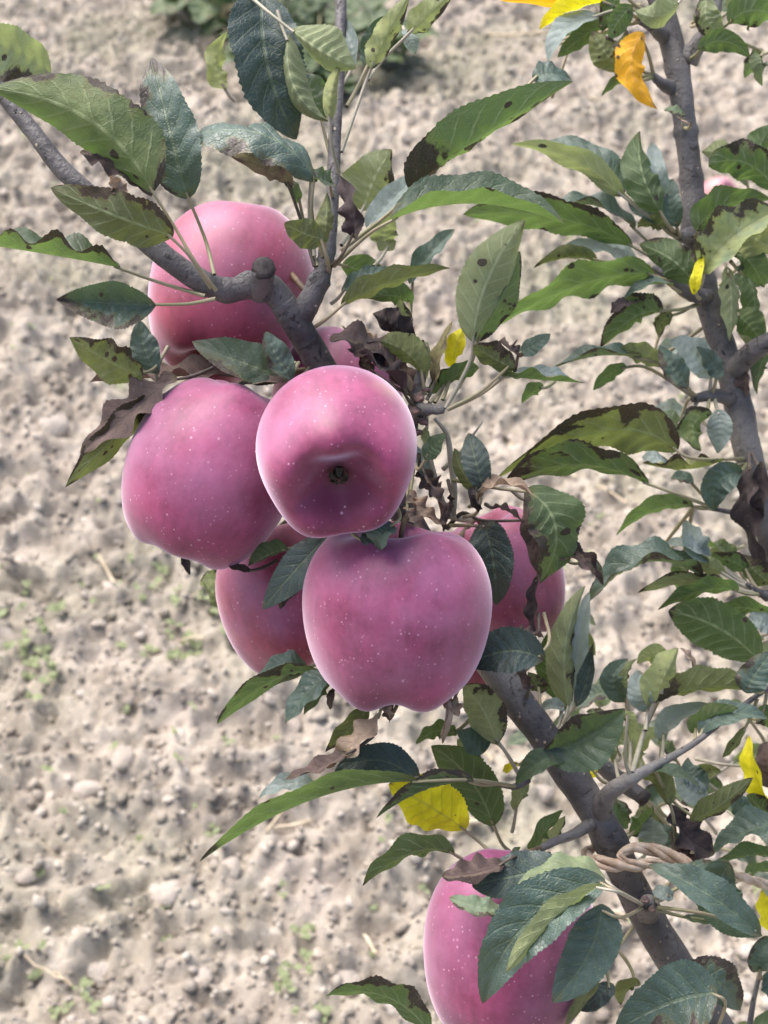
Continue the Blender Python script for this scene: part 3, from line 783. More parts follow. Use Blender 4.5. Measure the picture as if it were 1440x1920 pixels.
L('G', 770, 570, 740, 555, 690, 560, 55, 140, 10, 0.79, pet=[(775, 640, 0.76)], spots=0.2)
L('P', 888, 642, 915, 525, 985, 412, 128, 168, 24, 0.745, spots=0.75, pet=[(880, 680), (835, 765, 0.748)], dm=15, yel=0.0, wave=0.06)
L('G', 892, 640, 940, 560, 975, 470, 70, 160, 10, 0.755, spots=0.4, pet=[(880, 690), (835, 765, 0.748)], yel=0.2)
# --- right stem, left-pointing leaves
L('G', 1225, 512, 1085, 535, 928, 612, 100, 124, 16, 0.86, spots=0.6, pet=[(1260, 525, 0.872)], dm=15)
L('S', 1205, 500, 1135, 468, 1060, 458, 58, 45, 10, 0.875, spots=0.0, pet=[(1240, 515, 0.872)])
L('O', 1120, 490, 1065, 482, 1000, 503, 50, 120, 15, 0.868, bt=0.12, yel=0.3, pet=[(1180, 500), (1235, 512, 0.872)])
L('G', 1185, 462, 1040, 408, 868, 402, 100, 128, 14, 0.872, spots=0.6, pet=[(1230, 490), (1275, 540, 0.88)], be=0.05)
L('B', 1190, 430, 1110, 385, 1018, 398, 78, 62, 24, 0.88, spots=0.1, pet=[(1240, 480), (1285, 545, 0.88)])
L('P', 1165, 368, 1075, 300, 958, 270, 62, 128, 16, 0.865, spots=0.15, pet=[(1215, 405), (1265, 437, 0.880)], dm=20)
L('B', 1165, 368, 1110, 295, 1010, 268, 75, 40, 10, 0.872, spots=0.05, pet=[(1215, 405), (1265, 437, 0.880)], dm=0)
L('G', 1242, 402, 1205, 325, 1200, 245, 88, 172, 20, 0.862, spots=0.35, pet=[(1255, 425), (1268, 437, 0.88)], be=0.0)
L('S', 1248, 370, 1232, 318, 1222, 268, 40, 15, 15, 0.872, spots=0.0, pet=[(1255, 420), (1268, 437, 0.88)])
L('B', 1250, 412, 1210, 400, 1178, 378, 45, 35, 10, 0.875, spots=0, pet=[(1268, 437, 0.88)])
L('O', 1248, 428, 1220, 418, 1195, 428, 40, 130, 10, 0.87, spots=0.1, yel=0.4, pet=[(1270, 445, 0.88)])
L('B', 1272, 425, 1255, 375, 1262, 335, 50, 10, 15, 0.872, spots=0, pet=[(1275, 442, 0.88)])
L('G', 1302, 532, 1260, 488, 1198, 458, 88, 158, 12, 0.868, spots=0.5, pet=[(1312, 545, 0.89)])
L('B', 1262, 535, 1215, 535, 1168, 562, 48, 62, 20, 0.862, spots=0.0, pet=[(1285, 548, 0.88)])
L('G', 1242, 586, 1190, 595, 1125, 652, 88, 140, 18, 0.87, bt=0.0, be=0.08, spots=0.2, pet=[(1275, 580), (1315, 570, 0.895)])
L('K', 1182, 565, 1160, 572, 1145, 588, 30, 40, 10, 0.862, pet=[(1200, 560)])
L('O', 1262, 592, 1245, 600, 1230, 622, 36, 150, 10, 0.872, pet=[(1300, 572, 0.895)])
L('B', 1198, 672, 1120, 668, 1035, 692, 66, 70, 26, 0.868, spots=0.05, pet=[(1255, 690), (1300, 744, 0.882)])
L('G', 1175, 690, 1145, 700, 1112, 732, 40, 140, 12, 0.872, spots=0.1, pet=[(1215, 690), (1300, 744, 0.882)])
L('P', 1240, 688, 1205, 662, 1165, 652, 50, 140, 10, 0.872, spots=0.1, yel=0.3, pet=[(1300, 744, 0.882)])
L('B', 1292, 722, 1262, 690, 1236, 646, 56, 15, 15, 0.865, spots=0, pet=[(1305, 742, 0.882)])
L('S', 1340, 705, 1300, 662, 1258, 636, 78, 25, 10, 0.88, spots=0, pet=[(1330, 735, 0.885)])
L('B', 1345, 712, 1335, 680, 1305, 650, 40, 10, 10, 0.876, spots=0, pet=[(1335, 738, 0.885)])
# --- leaves of the spur right of the middle apple
L('G', 935, 704, 1010, 712, 1098, 718, 62, 95, 30, 0.745, spots=0.2, pet=[(900, 740), (840, 768, 0.748)], bt=0.05)
L('S', 960, 700, 1020, 700, 1070, 712, 38, 50, 10, 0.752, spots=0, pet=[(935, 706, 0.745)])
L('O', 965, 692, 925, 672, 888, 648, 68, 150, 20, 0.742, spots=0.2, be=0.1, pet=[(900, 735), (838, 768, 0.748)])
L('D', 975, 670, 955, 655, 935, 640, 40, 60, 20, 0.738, wave=0.3, pet=[(965, 695, 0.745)])
L('B', 968, 662, 1000, 648, 1032, 626, 40, 30, 10, 0.755, spots=0, pet=[(950, 690, 0.75)])
L('G', 1020, 728, 1000, 735, 978, 756, 38, 140, 10, 0.765, spots=0, pet=[(1040, 715)])
L('Y', 852, 690, 855, 650, 872, 612, 48, 160, 20, 0.762, spots=0.5, pet=[(830, 750, 0.752)], label=YL)
L('D', 815, 722, 825, 660, 850, 600, 46, 60, 25, 0.755, yel=0.4, pet=[(800, 750, 0.752)])
L('O', 795, 702, 760, 660, 712, 640, 78, 150, 15, 0.748, yel=0.5, spots=0.2, pet=[(798, 740, 0.752)], bt=0.05)
L('G', 825, 728, 860, 702, 898, 690, 48, 140, 12, 0.758, spots=0.1, pet=[(805, 755, 0.752)])
L('G', 845, 690, 830, 715, 800, 735, 40, 140, 12, 0.762, pet=[(815, 755, 0.752)])
L('K', 775, 640, 735, 610, 698, 588, 70, 140, 20, 0.768, wave=0.2, pet=[(790, 690, 0.752)])
L('D', 770, 735, 690, 650, 618, 640, 85, 50, 20, 0.745, wave=0.35, be=0.3, pet=[(785, 760, 0.755)])
L('K', 760, 740, 715, 690, 650, 655, 60, 70, 20, 0.740, wave=0.4, pet=[(780, 765, 0.755)])
L('D', 745, 700, 690, 665, 640, 610, 55, 120, 20, 0.752, wave=0.35, pet=[(785, 740, 0.755)])
L('D', 775, 745, 735, 690, 690, 640, 74, 40, 20, 0.770, wave=0.35, pet=[(785, 760, 0.756)])
L('D', 700, 700, 680, 665, 668, 615, 60, 50, 15, 0.772, wave=0.3, be=0.2, pet=[(770, 740, 0.758)])
L('T', 720, 660, 695, 635, 680, 610, 26, 60, 20, 0.76, wave=0.3, pet=[(740, 690)])
L('P', 770, 620, 755, 590, 750, 560, 34, 160, 20, 0.775, pet=[(790, 680, 0.752)])
L('P', 800, 640, 800, 690, 790, 720, 30, 150, 20, 0.76, pet=[(792, 640, 0.752)])
# --- spotted pair
L('O', 1268, 846, 1130, 808, 930, 898, 118, 138, 14, 0.83, be=0.12, bt=-0.1, spots=0.6, pet=[(1300, 860), (1395, 860, 0.895)], dm=20)
L('G', 1215, 910, 1085, 872, 945, 908, 100, 130, 20, 0.825, be=0.06, bt=0.16, spots=0.4, pet=[(1280, 930), (1330, 950, 0.884)], dm=18)
L('O', 1358, 862, 1285, 880, 1205, 868, 62, 100, 25, 0.86, be=0.05, wave=0.3, yel=0.4, pet=[(1395, 870, 0.895)])
L('S', 1250, 862, 1225, 855, 1203, 858, 34, 40, 10, 0.856, spots=0, pet=[(1275, 868, 0.862)])
L('P', 1278, 800, 1250, 785, 1228, 765, 50, 20, 10, 0.88, spots=0, pet=[(1310, 750, 0.885)])
L('G', 1335, 775, 1300, 800, 1315, 846, 66, 150, 15, 0.872, yel=0.4, spots=0.1, pet=[(1330, 745, 0.885)])
L('S', 1345, 768, 1350, 805, 1345, 850, 52, 20, 15, 0.878, spots=0, pet=[(1340, 748, 0.885)])
L('B', 1392, 885, 1345, 905, 1340, 958, 72, 5, 10, 0.862, spots=0, pet=[(1400, 870, 0.895)])
L('B', 1300, 905, 1278, 895, 1258, 898, 30, 30, 10, 0.87, spots=0, pet=[(1345, 950, 0.885)])
L('G', 1300, 950, 1230, 955, 1155, 1005, 66, 125, 12, 0.868, spots=0.15, yel=0.25, pet=[(1340, 952, 0.884)])
L('S', 1332, 1046, 1300, 1020, 1288, 975, 62, 15, 25, 0.868, spots=0, pet=[(1380, 1080), (1420, 1110, 0.868)])
L('S', 1330, 1048, 1290, 1025, 1245, 1020, 50, 50, 15, 0.864, spots=0, pet=[(1380, 1085), (1420, 1110, 0.868)])
L('B', 1318, 1085, 1210, 1055, 1105, 1128, 110, 68, 30, 0.86, be=0.08, spots=0.2, pet=[(1370, 1100), (1422, 1112, 0.868)], dm=15)
L('P', 1362, 1095, 1280, 1090, 1195, 1112, 46, 135, 10, 0.856, bt=0.06, spots=0.1, pet=[(1422, 1112, 0.868)])
L('G', 1384, 1108, 1315, 1108, 1233, 1144, 66, 128, 12, 0.852, bt=0.05, spots=0.1, pet=[(1425, 1114, 0.868)])
L('G', 1425, 1242, 1350, 1180, 1253, 1146, 112, 162, 10, 0.85, bt=0.05, spots=0.35, pet=[(1450, 1275, 0.82)], wave=0.05)
L('G', 1450, 1160, 1400, 1140, 1340, 1145, 56, 130, 12, 0.862, spots=0.2, pet=[(1470, 1130, 0.88)])
L('S', 1450, 1185, 1425, 1165, 1400, 1168, 46, 30, 10, 0.856, spots=0, pet=[(1480, 1130, 0.88)])
L('G', 1405, 1072, 1365, 1050, 1328, 1048, 46, 140, 12, 0.872, be=0.1, spots=0.3, pet=[(1425, 1110, 0.868)])
L('P', 1360, 1075, 1330, 1062, 1300, 1040, 40, 150, 12, 0.864, yel=0.3, pet=[(1420, 1108, 0.868)])
L('O', 1450, 1095, 1420, 1075, 1390, 1040, 60, 150, 12, 0.874, be=0.2, pet=[(1460, 1118, 0.88)])
# --- right margin, top
L('E', 1208, 62, 1185, 130, 1233, 205, 68, 165, 14, 0.862, spots=0.5, pet=[(1215, 100, 0.872), (1225, 140, 0.888)], label='hanging orange-yellow spotted leaf', dm=20)
L('Y', 1135, 2, 1070, 18, 1012, 56, 58, 120, 20, 0.875, spots=0.1, pet=[(1200, 20, 0.885)], label=YL)
L('E', 1135, -5, 1040, 5, 925, -5, 42, 110, 15, 0.885, spots=0.0, pet=[(1200, 10, 0.885)], label='orange dying leaf')
L('S', 1122, 32, 1060, 55, 1028, 118, 60, 40, 26, 0.87, spots=0, pet=[(1160, 20), (1210, 40, 0.885)])
L('G', 1130, 45, 1085, 75, 1045, 108, 46, 150, 12, 0.878, spots=0, pet=[(1205, 40, 0.885)])
L('O', 1168, 132, 1135, 100, 1112, 58, 62, 160, 15, 0.865, yel=0.4, spots=0.4, pet=[(1195, 150), (1225, 145, 0.888)])
L('G', 1185, 10, 1160, 40, 1140, 75, 52, 150, 12, 0.868, spots=0.1, pet=[(1205, 35, 0.885)])
L('G', 1165, -30, 1150, 10, 1128, 60, 56, 150, 12, 0.88, spots=0.1, pet=[(1205, 20, 0.885)])
L('O', 1205, 130, 1170, 100, 1175, 55, 52, 150, 15, 0.878, spots=0.1, pet=[(1228, 140, 0.888)])
L('G', 1198, 138, 1165, 150, 1128, 180, 34, 130, 12, 0.872, spots=0.1, pet=[(1225, 140, 0.888)])
L('P', 1275, 0, 1240, 30, 1190, 20, 70, 140, 15, 0.865, spots=0, pet=[(1300, -30), (1340, -20, 0.89)])
L('P', 1330, -10, 1325, 35, 1360, 70, 60, 150, 20, 0.872, spots=0.05, pet=[(1340, -30, 0.89)])
L('G', 1308, 92, 1360, 78, 1406, 108, 50, 145, 15, 0.868, spots=0.05, pet=[(1295, 110, 0.895)])
L('G', 1368, 45, 1410, 20, 1470, 35, 85, 150, 10, 0.87, spots=0.1, pet=[(1335, 60, 0.89)])
L('P', 1365, 20, 1400, 0, 1440, -20, 60, 150, 10, 0.88, spots=0.1, pet=[(1335, 40, 0.89)])
L('P', 1285, 215, 1265, 205, 1245, 205, 26, 30, 10, 0.885, spots=0, pet=[(1282, 240, 0.895)])
L('T', 1300, 235, 1282, 228, 1268, 218, 16, 60, 20, 0.87, pet=[(1285, 240, 0.88)])
# --- right margin, upper middle
L('G', 1458, 358, 1395, 305, 1328, 312, 92, 140, 12, 0.872, spots=0.1, pet=[(1500, 400), (1510, 606, 0.87)])
L('G', 1418, 312, 1425, 275, 1446, 235, 62, 160, 15, 0.88, spots=0.1, pet=[(1440, 350, 0.885)])
L('P', 1370, 300, 1345, 285, 1315, 285, 50, 150, 12, 0.89, spots=0, pet=[(1400, 330)])
L('G', 1305, 432, 1360, 385, 1448, 374, 82, 140, 12, 0.865, spots=0.1, pet=[(1303, 445, 0.89)])
L('P', 1318, 512, 1372, 448, 1462, 390, 130, 25, 20, 0.855, yel=0.55, spots=0.05, pet=[(1312, 540, 0.88)], dm=20)
L('P', 1460, 470, 1410, 445, 1360, 400, 80, 150, 15, 0.862, yel=0.7, spots=0.3, pet=[(1500, 520), (1510, 606, 0.87)])
L('Y', 1300, 552, 1308, 515, 1318, 478, 26, 30, 15, 0.852, spots=0.1, pet=[(1312, 560, 0.87)], label=YL)
L('G', 1375, 480, 1405, 490, 1432, 540, 76, 150, 12, 0.872, spots=0.4, pet=[(1350, 470), (1320, 500, 0.89)])
L('P', 1362, 500, 1372, 560, 1368, 640, 52, 150, 10, 0.885, spots=0.1, pet=[(1350, 480), (1320, 500, 0.89)])
L('G', 1375, 590, 1405, 610, 1432, 650, 70, 150, 12, 0.89, spots=0.2, pet=[(1380, 560), (1365, 510, 0.885)], yel=0.2)
L('G', 1395, 510, 1415, 560, 1405, 625, 60, 150, 12, 0.90, spots=0.5, pet=[(1370, 490, 0.885)])
L('K', 1410, 870, 1402, 960, 1438, 1072, 62, 60, 25, 0.862, wave=0.35, pet=[(1405, 850, 0.88)], label='shrivelled black dead leaf')
L('K', 1428, 865, 1425, 940, 1418, 985, 52, 30, 20, 0.866, wave=0.3, pet=[(1410, 850, 0.88)])
L('D', 1385, 680, 1395, 720, 1390, 748, 34, 40, 20, 0.89, wave=0.2, pet=[(1385, 665, 0.885)])
L('G', 1445, 660, 1425, 690, 1420, 740, 50, 140, 15, 0.895, spots=0.3, pet=[(1445, 640, 0.875)])
# --- narrow leaves right of the large apple
L('N', 908, 922, 893, 868, 878, 812, 58, 12, -6, 0.748, spots=0, pet=[(895, 960), (870, 970, 0.775)], wave=0.03)
L('O', 905, 925, 870, 890, 852, 840, 44, 150, 10, 0.756, spots=0, pet=[(895, 960), (870, 970, 0.775)], yel=0.0)
L('G', 798, 862, 812, 840, 838, 812, 44, 30, 10, 0.75, spots=0, pet=[(785, 880), (775, 860, 0.76)])
L('P', 800, 800, 802, 820, 805, 850, 26, 150, 20, 0.758, pet=[(800, 775, 0.752)], yel=0.4)
L('S', 778, 830, 790, 870, 820, 890, 46, 30, 15, 0.77, pet=[(775, 800, 0.756)], spots=0)
L('D', 790, 880, 800, 915, 830, 935, 66, 40, 20, 0.765, wave=0.3, pet=[(785, 850, 0.76)], label='reddish brown dead leaf')
L('T', 765, 920, 790, 960, 840, 985, 46, 40, 25, 0.752, wave=0.4, pet=[(775, 880, 0.76)])
L('D', 800, 900, 822, 945, 830, 1000, 36, 60, 30, 0.752, wave=0.35, pet=[(790, 870, 0.76)])
L('T', 760, 950, 775, 975, 800, 995, 36, 40, 25, 0.745, wave=0.4, pet=[(765, 900, 0.76)])
L('K', 845, 925, 848, 950, 835, 985, 26, 60, 30, 0.758, wave=0.35, pet=[(840, 900, 0.768)])
# leaf on the right apple, tan curl and the half-dead hanging leaf
L('N', 905, 978, 925, 1050, 930, 1135, 98, 25, 12, 0.762, spots=0.05, pet=[(880, 985), (845, 985, 0.782)], bb=0.08)
L('T', 895, 935, 945, 908, 1005, 935, 42, 60, 25, 0.745, wave=0.3, pet=[(880, 950, 0.77)], bb=0.1, curl=40)
L('K', 892, 915, 890, 935, 902, 955, 34, 20, 20, 0.742, curl=60, pet=[(905, 915)])
L('D', 925, 950, 950, 958, 985, 982, 26, 60, 20, 0.755, pet=[(910, 945)], wave=0.3)
L('G', 985, 918, 1042, 990, 1012, 1095, 130, 148, -8, 0.752, spots=0.4, be=0.12, pet=[(930, 915), (850, 900, 0.770)], dm=30, bt=0.05, pm='petiole')
L('D', 990, 930, 1005, 1000, 1012, 1080, 56, 30, 20, 0.765, wave=0.25, pet=[(960, 920)])
L('K', 1008, 1080, 1000, 1140, 1005, 1195, 34, 40, 20, 0.762, wave=0.3, pet=[(1012, 1060)])
L('D', 1040, 1045, 1085, 1050, 1130, 1098, 56, 40, 20, 0.758, wave=0.3, pet=[(1010, 1040)], be=0.3)
L('B', 1085, 1060, 1110, 1060, 1132, 1098, 36, 30, 15, 0.762, spots=0, pet=[(1060, 1050)])
L('N', 1018, 1238, 955, 1220, 880, 1248, 98, 12, 8, 0.742, spots=0.03, wave=0.05, pet=[(1030, 1200), (1020, 1150, 0.765)], dm=10)
L('D', 1020, 1195, 985, 1188, 960, 1180, 30, 60, 20, 0.752, wave=0.3, pet=[(1010, 1150, 0.762)])
L('P', 1068, 1335, 1060, 1215, 1098, 1098, 80, 165, 30, 0.80, spots=0.05, yel=0.2, pet=[(1050, 1370, 0.785)], wave=0.06)
L('S', 1075, 1310, 1085, 1210, 1105, 1110, 52, 20, 20, 0.808, spots=0, pet=[(1060, 1370, 0.785)])
L('G', 1058, 1310, 1035, 1250, 1032, 1180, 66, 160, 15, 0.82, spots=0.3, pet=[(1050, 1370, 0.79)])
L('P', 1040, 1180, 1030, 1150, 1050, 1120, 60, 150, 15, 0.83, spots=0.1, pet=[(1050, 1250)])
L('N', 1080, 1325, 1102, 1270, 1112, 1206, 46, 25, 30, 0.785, spots=0, bt=0.08, pet=[(1055, 1360), (1045, 1400, 0.785)])
L('O', 1010, 1300, 1005, 1285, 990, 1260, 46, 150, 15, 0.80, spots=0.4, pet=[(1015, 1340, 0.785)])
L('D', 1000, 1290, 985, 1260, 1000, 1230, 34, 40, 20, 0.775, wave=0.35, pet=[(985, 1320, 0.783)])
L('S', 1060, 1330, 1035, 1322, 1010, 1330, 30, 40, 20, 0.80, spots=0, pet=[(1040, 1380, 0.785)])
L('B', 1182, 1312, 1150, 1275, 1178, 1235, 56, 30, 20, 0.815, spots=0.1, pet=[(1182, 1400), (1180, 1455, 0.77)])
L('P', 1180, 1300, 1175, 1265, 1195, 1235, 30, 150, 20, 0.81, yel=0.3, pet=[(1182, 1400), (1180, 1455, 0.77)])
L('P', 1222, 1325, 1245, 1270, 1272, 1215, 84, 150, 28, 0.785, yel=0.7, spots=0.1, pet=[(1205, 1380), (1185, 1450, 0.768)], pm='petiole_pale', pr=4.5)
L('S', 1218, 1335, 1200, 1300, 1200, 1258, 52, 20, 15, 0.79, spots=0, pet=[(1210, 1370, 0.78)])
L('P', 1250, 1255, 1225, 1230, 1195, 1245, 50, 150, 20, 0.795, yel=0.5, pet=[(1240, 1300)])
L('O', 1225, 1320, 1310, 1290, 1408, 1292, 92, 140, 15, 0.80, bb=0.3, be=0.12, spots=0.5, pet=[(1205, 1380), (1188, 1450, 0.768)], yel=0.2)
L('B', 1400, 1300, 1415, 1265, 1450, 1220, 66, 10, 10, 0.80, spots=0, pet=[(1430, 1298, 0.808)])
L('T', 1305, 1250, 1290, 1232, 1275, 1215, 28, 60, 20, 0.81, pet=[(1310, 1290)])
# two-tone leaf over the limb
L('G', 1018, 1408, 1095, 1385, 1172, 1328, 132, -4, 36, 0.745, spots=0.06, pet=[(1010, 1430), (1040, 1400, 0.772)], wave=0.05, bb=0.08, dm=-5, dt=20)
L('G', 1062, 1418, 1010, 1430, 968, 1470, 52, 30, 15, 0.748, spots=0.02, pet=[(1075, 1415), (1060, 1430, 0.772)])
L('P', 1168, 1335, 1180, 1355, 1182, 1392, 34, 150, 20, 0.76, yel=0.6, pet=[(1172, 1420), (1180, 1450, 0.768)])
L('Y', 1118, 1452, 1098, 1438, 1075, 1432, 36, 40, 15, 0.80, spots=0.5, pet=[(1140, 1470, 0.80)], label=YL)
L('Y', 970, 1430, 955, 1440, 943, 1446, 20, 40, 15, 0.79, spots=0.6, pet=[(985, 1425)], label=YL)
L('P', 1150, 1430, 1155, 1400, 1140, 1370, 34, 150, 20, 0.80, pet=[(1160, 1460, 0.775)])
# --- below the cluster
L('B', 738, 985, 712, 1002, 712, 1032, 62, 40, 14, 0.690, spots=0, pet=[(750, 970), (740, 940, 0.77)], wave=0.12)
L('B', 675, 1012, 700, 1005, 735, 985, 34, 40, 10, 0.693, spots=0, pet=[(660, 1000)])
L('N', 618, 1000, 560, 1062, 492, 1142, 76, 18, 10, 0.738, spots=0, pet=[(640, 960), (690, 850, 0.772)], wave=0.04)
L('K', 600, 1045, 560, 1090, 525, 1142, 56, 40, 15, 0.752, pet=[(620, 1000)], wave=0.12)
L('G', 540, 1030, 505, 1040, 465, 1062, 58, 140, 15, 0.742, spots=0.2, pet=[(580, 1010)], curl=40)
L('D', 475, 1070, 445, 1068, 425, 1055, 34, 60, 15, 0.75, pet=[(520, 1050)])
L('K', 345, 1038, 350, 1055, 356, 1078, 22, 30, 15, 0.76, pet=[(380, 1020)])
L('O', 445, 1165, 410, 1125, 378, 1085, 74, 150, 10, 0.90, spots=0.1, yel=0.2, pet=[(520, 1200, 0.86)])
L('P', 440, 1100, 410, 1090, 378, 1100, 60, 150, 10, 0.91, spots=0, yel=0.3, pet=[(520, 1140, 0.87)])
L('G', 600, 1258, 505, 1280, 407, 1358, 82, 122, 12, 0.752, spots=0.15, pet=[(650, 1240), (760, 1110, 0.785)], wave=0.05)
L('B', 575, 1258, 530, 1245, 480, 1272, 56, 40, 12, 0.76, spots=0, pet=[(650, 1225), (760, 1110, 0.785)])
L('B', 618, 1262, 575, 1300, 534, 1358, 70, 45, 26, 0.745, spots=0.05, pet=[(660, 1230), (780, 1140, 0.785)])
L('G', 620, 1270, 600, 1300, 570, 1340, 40, 140, 12, 0.752, spots=0.05, pet=[(660, 1235), (780, 1140, 0.785)])
L('D', 625, 1290, 622, 1310, 618, 1330, 24, 40, 15, 0.75, pet=[(640, 1270)])
L('O', 695, 1322, 660, 1362, 610, 1410, 54, 140, 10, 0.738, spots=0.2, pet=[(720, 1290), (800, 1200, 0.78)], bt=0.12)
L('T', 715, 1338, 665, 1395, 600, 1440, 62, 50, 22, 0.728, wave=0.3, pet=[(725, 1310), (800, 1200, 0.78)], bt=0.35)
L('D', 650, 1410, 600, 1440, 535, 1462, 46, 55, 20, 0.724, wave=0.25, pet=[(700, 1380)])
L('T', 735, 1345, 722, 1330, 712, 1310, 22, 40, 20, 0.72, wave=0.3, pet=[(745, 1320)])
L('D', 745, 1300, 735, 1330, 728, 1350, 34, 40, 20, 0.735, wave=0.3, pet=[(760, 1280)])
L('G', 785, 1466, 585, 1500, 374, 1616, 128, 112, 34, 0.725, spots=0.32, bt=0.11, pet=[(880, 1462), (965, 1474, 0.776)], dm=10, dt=30, wave=0.05, twist=-6)
L('N', 785, 1466, 705, 1425, 625, 1455, 74, 25, 10, 0.736, spots=0, pet=[(880, 1462), (965, 1474, 0.776)], wave=0.06)
L('S', 590, 1475, 540, 1470, 485, 1498, 46, 40, 10, 0.738, spots=0, pet=[(640, 1465, 0.738)])
L('G', 888, 1466, 800, 1480, 706, 1534, 66, 130, 18, 0.728, spots=0.1, pet=[(930, 1470, 0.772)], wave=0.06)
L('Y', 872, 1556, 805, 1512, 728, 1470, 142, 150, 6, 0.742, spots=0.12, pet=[(900, 1580), (930, 1605, 0.74), (985, 1640, 0.75)], label='large bright yellow leaf', wave=0.06)
L('G', 925, 1548, 880, 1460, 808, 1398, 104, 158, 12, 0.785, spots=0.4, pet=[(940, 1580), (960, 1600, 0.79)], pm='petiole', wave=0.05)
L('P', 908, 1530, 890, 1450, 858, 1385, 60, 150, 10, 0.792, spots=0, pet=[(925, 1560, 0.79)])
L('T', 845, 1312, 848, 1350, 830, 1395, 66, 30, 60, 0.735, spots=0, curl=70, wave=0.06, pet=[(860, 1290), (885, 1230, 0.78)], label='rolled tan dead leaf')
L('T', 835, 1312, 850, 1325, 862, 1340, 36, 30, 30, 0.738, wave=0.4, pet=[(850, 1290)])
L('P', 932, 1395, 905, 1330, 868, 1288, 92, 155, 14, 0.765, spots=0, yel=0.3, pet=[(955, 1420), (978, 1462, 0.783)])
L('B', 920, 1385, 885, 1390, 855, 1370, 70, 25, 10, 0.772, spots=0, pet=[(940, 1400), (978, 1462, 0.783)])
L('G', 855, 1380, 820, 1370, 780, 1395, 50, 140, 10, 0.785, spots=0.5, pet=[(880, 1350, 0.785)])
L('G', 852, 1600, 770, 1600, 680, 1662, 84, 135, 14, 0.728, spots=0.3, bt=0.06, pet=[(870, 1612), (930, 1640, 0.735)])
L('D', 945, 1618, 890, 1638, 828, 1642, 66, 45, 22, 0.688, wave=0.25, pet=[(970, 1605), (1030, 1600, 0.76)], be=0.2)
L('N', 1070, 1622, 975, 1640, 885, 1662, 96, 25, 8, 0.690, spots=0.02, pet=[(1120, 1650), (1205, 1695, 0.765)], wave=0.08)
L('P', 945, 1705, 895, 1700, 843, 1682, 46, 40, 15, 0.680, spots=0.1, pet=[(975, 1690, 0.69)])
L('B', 1135, 1652, 985, 1735, 905, 1882, 135, 22, 26, 0.668, spots=0.03, be=-0.02, bt=0.0, pet=[(1165, 1675), (1205, 1697, 0.764)], wave=0.08, dm=20)
L('P', 1128, 1658, 1035, 1725, 948, 1825, 66, 150, 18, 0.657, spots=0.1, yel=0.35, pet=[(1165, 1675), (1205, 1697, 0.764)], wave=0.1)
L('P', 1135, 1650, 1060, 1630, 965, 1670, 70, 60, 20, 0.676, spots=0.1, yel=0.3, pet=[(1165, 1675), (1205, 1697, 0.764)], curl=-30)
L('B', 1128, 1695, 1105, 1785, 1035, 1880, 108, 6, 10, 0.672, spots=0.02, pet=[(1165, 1720), (1205, 1702, 0.764)], wave=0.06)
L('O', 1125, 1825, 1090, 1880, 1055, 1935, 46, 140, 15, 0.70, yel=0.5, pet=[(1150, 1790), (1185, 1740, 0.78)])
L('N', 1150, 1845, 1120, 1870, 1085, 1895, 46, 30, 10, 0.735, pet=[(1140, 1800), (1165, 1765, 0.76)])
L('O', 1200, 1848, 1175, 1855, 1165, 1885, 46, 150, 15, 0.765, spots=0.3, yel=0.3, pet=[(1180, 1810), (1150, 1770, 0.77)])
L('G', 805, 1935, 720, 1868, 610, 1868, 92, 140, 10, 0.76, spots=0.1, pet=[(840, 1960)])
L('B', 1345, 1862, 1255, 1880, 1150, 1935, 145, 15, 8, 0.735, spots=0.03, pet=[(1360, 1880), (1345, 1930, 0.80)], wave=0.06)
L('B', 1292, 1838, 1345, 1840, 1388, 1895, 96, 20, 12, 0.75, spots=0.02, pet=[(1290, 1850, 0.79)], wave=0.14)
L('B', 1425, 1752, 1320, 1672, 1215, 1622, 82, 30, 28, 0.745, spots=0.03, pet=[(1330, 1715), (1225, 1700, 0.765)], wave=0.08, yel=0.0)
L('G', 1370, 1620, 1350, 1690, 1430, 1755, 110, 20, 12, 0.765, spots=0.02, pet=[(1300, 1650), (1225, 1690, 0.765)], wave=0.1)
L('B', 1300, 1615, 1330, 1640, 1380, 1650, 60, 15, 12, 0.772, spots=0.0, pet=[(1260, 1650), (1222, 1690, 0.765)], wave=0.1)
L('S', 1262, 1680, 1245, 1675, 1225, 1668, 34, 30, 15, 0.76, spots=0, pet=[(1220, 1692, 0.765)])
L('G', 1340, 1725, 1310, 1725, 1280, 1720, 28, 60, 15, 0.775, spots=0, pet=[(1222, 1702, 0.765)])
# --- right margin, lower
L('K', 1258, 1508, 1285, 1565, 1340, 1600, 86, 40, 22, 0.80, wave=0.3, pet=[(1245, 1480), (1225, 1440, 0.775)], label='shrivelled dark brown dead leaf')
L('D', 1262, 1590, 1285, 1610, 1320, 1615, 40, 40, 22, 0.798, wave=0.3, pet=[(1258, 1560)])
L('O', 1295, 1540, 1350, 1510, 1412, 1458, 66, 150, 10, 0.79, spots=0.3, pet=[(1260, 1500), (1225, 1440, 0.775)], yel=0.1)
L('O', 1255, 1510, 1235, 1465, 1205, 1455, 60, 150, 20, 0.785, yel=0.4, spots=0.1, pet=[(1262, 1530), (1268, 1590, 0.80)])
L('G', 1215, 1440, 1265, 1448, 1312, 1475, 40, 60, 20, 0.778, spots=0, pet=[(1205, 1445, 0.772)])
L('B', 1330, 1470, 1300, 1455, 1290, 1420, 60, 20, 15, 0.82, spots=0, pet=[(1280, 1500, 0.82)])
L('S', 1330, 1500, 1290, 1480, 1265, 1450, 60, 30, 15, 0.815, spots=0, pet=[(1300, 1530)])
L('Y', 1450, 1515, 1415, 1450, 1405, 1378, 52, 40, 20, 0.85, spots=0.35, wave=0.25, pet=[(1470, 1560)], label=YL)
L('Y', 1450, 1745, 1430, 1710, 1428, 1668, 56, 30, 15, 0.85, spots=0.1, pet=[(1470, 1790)], label=YL)
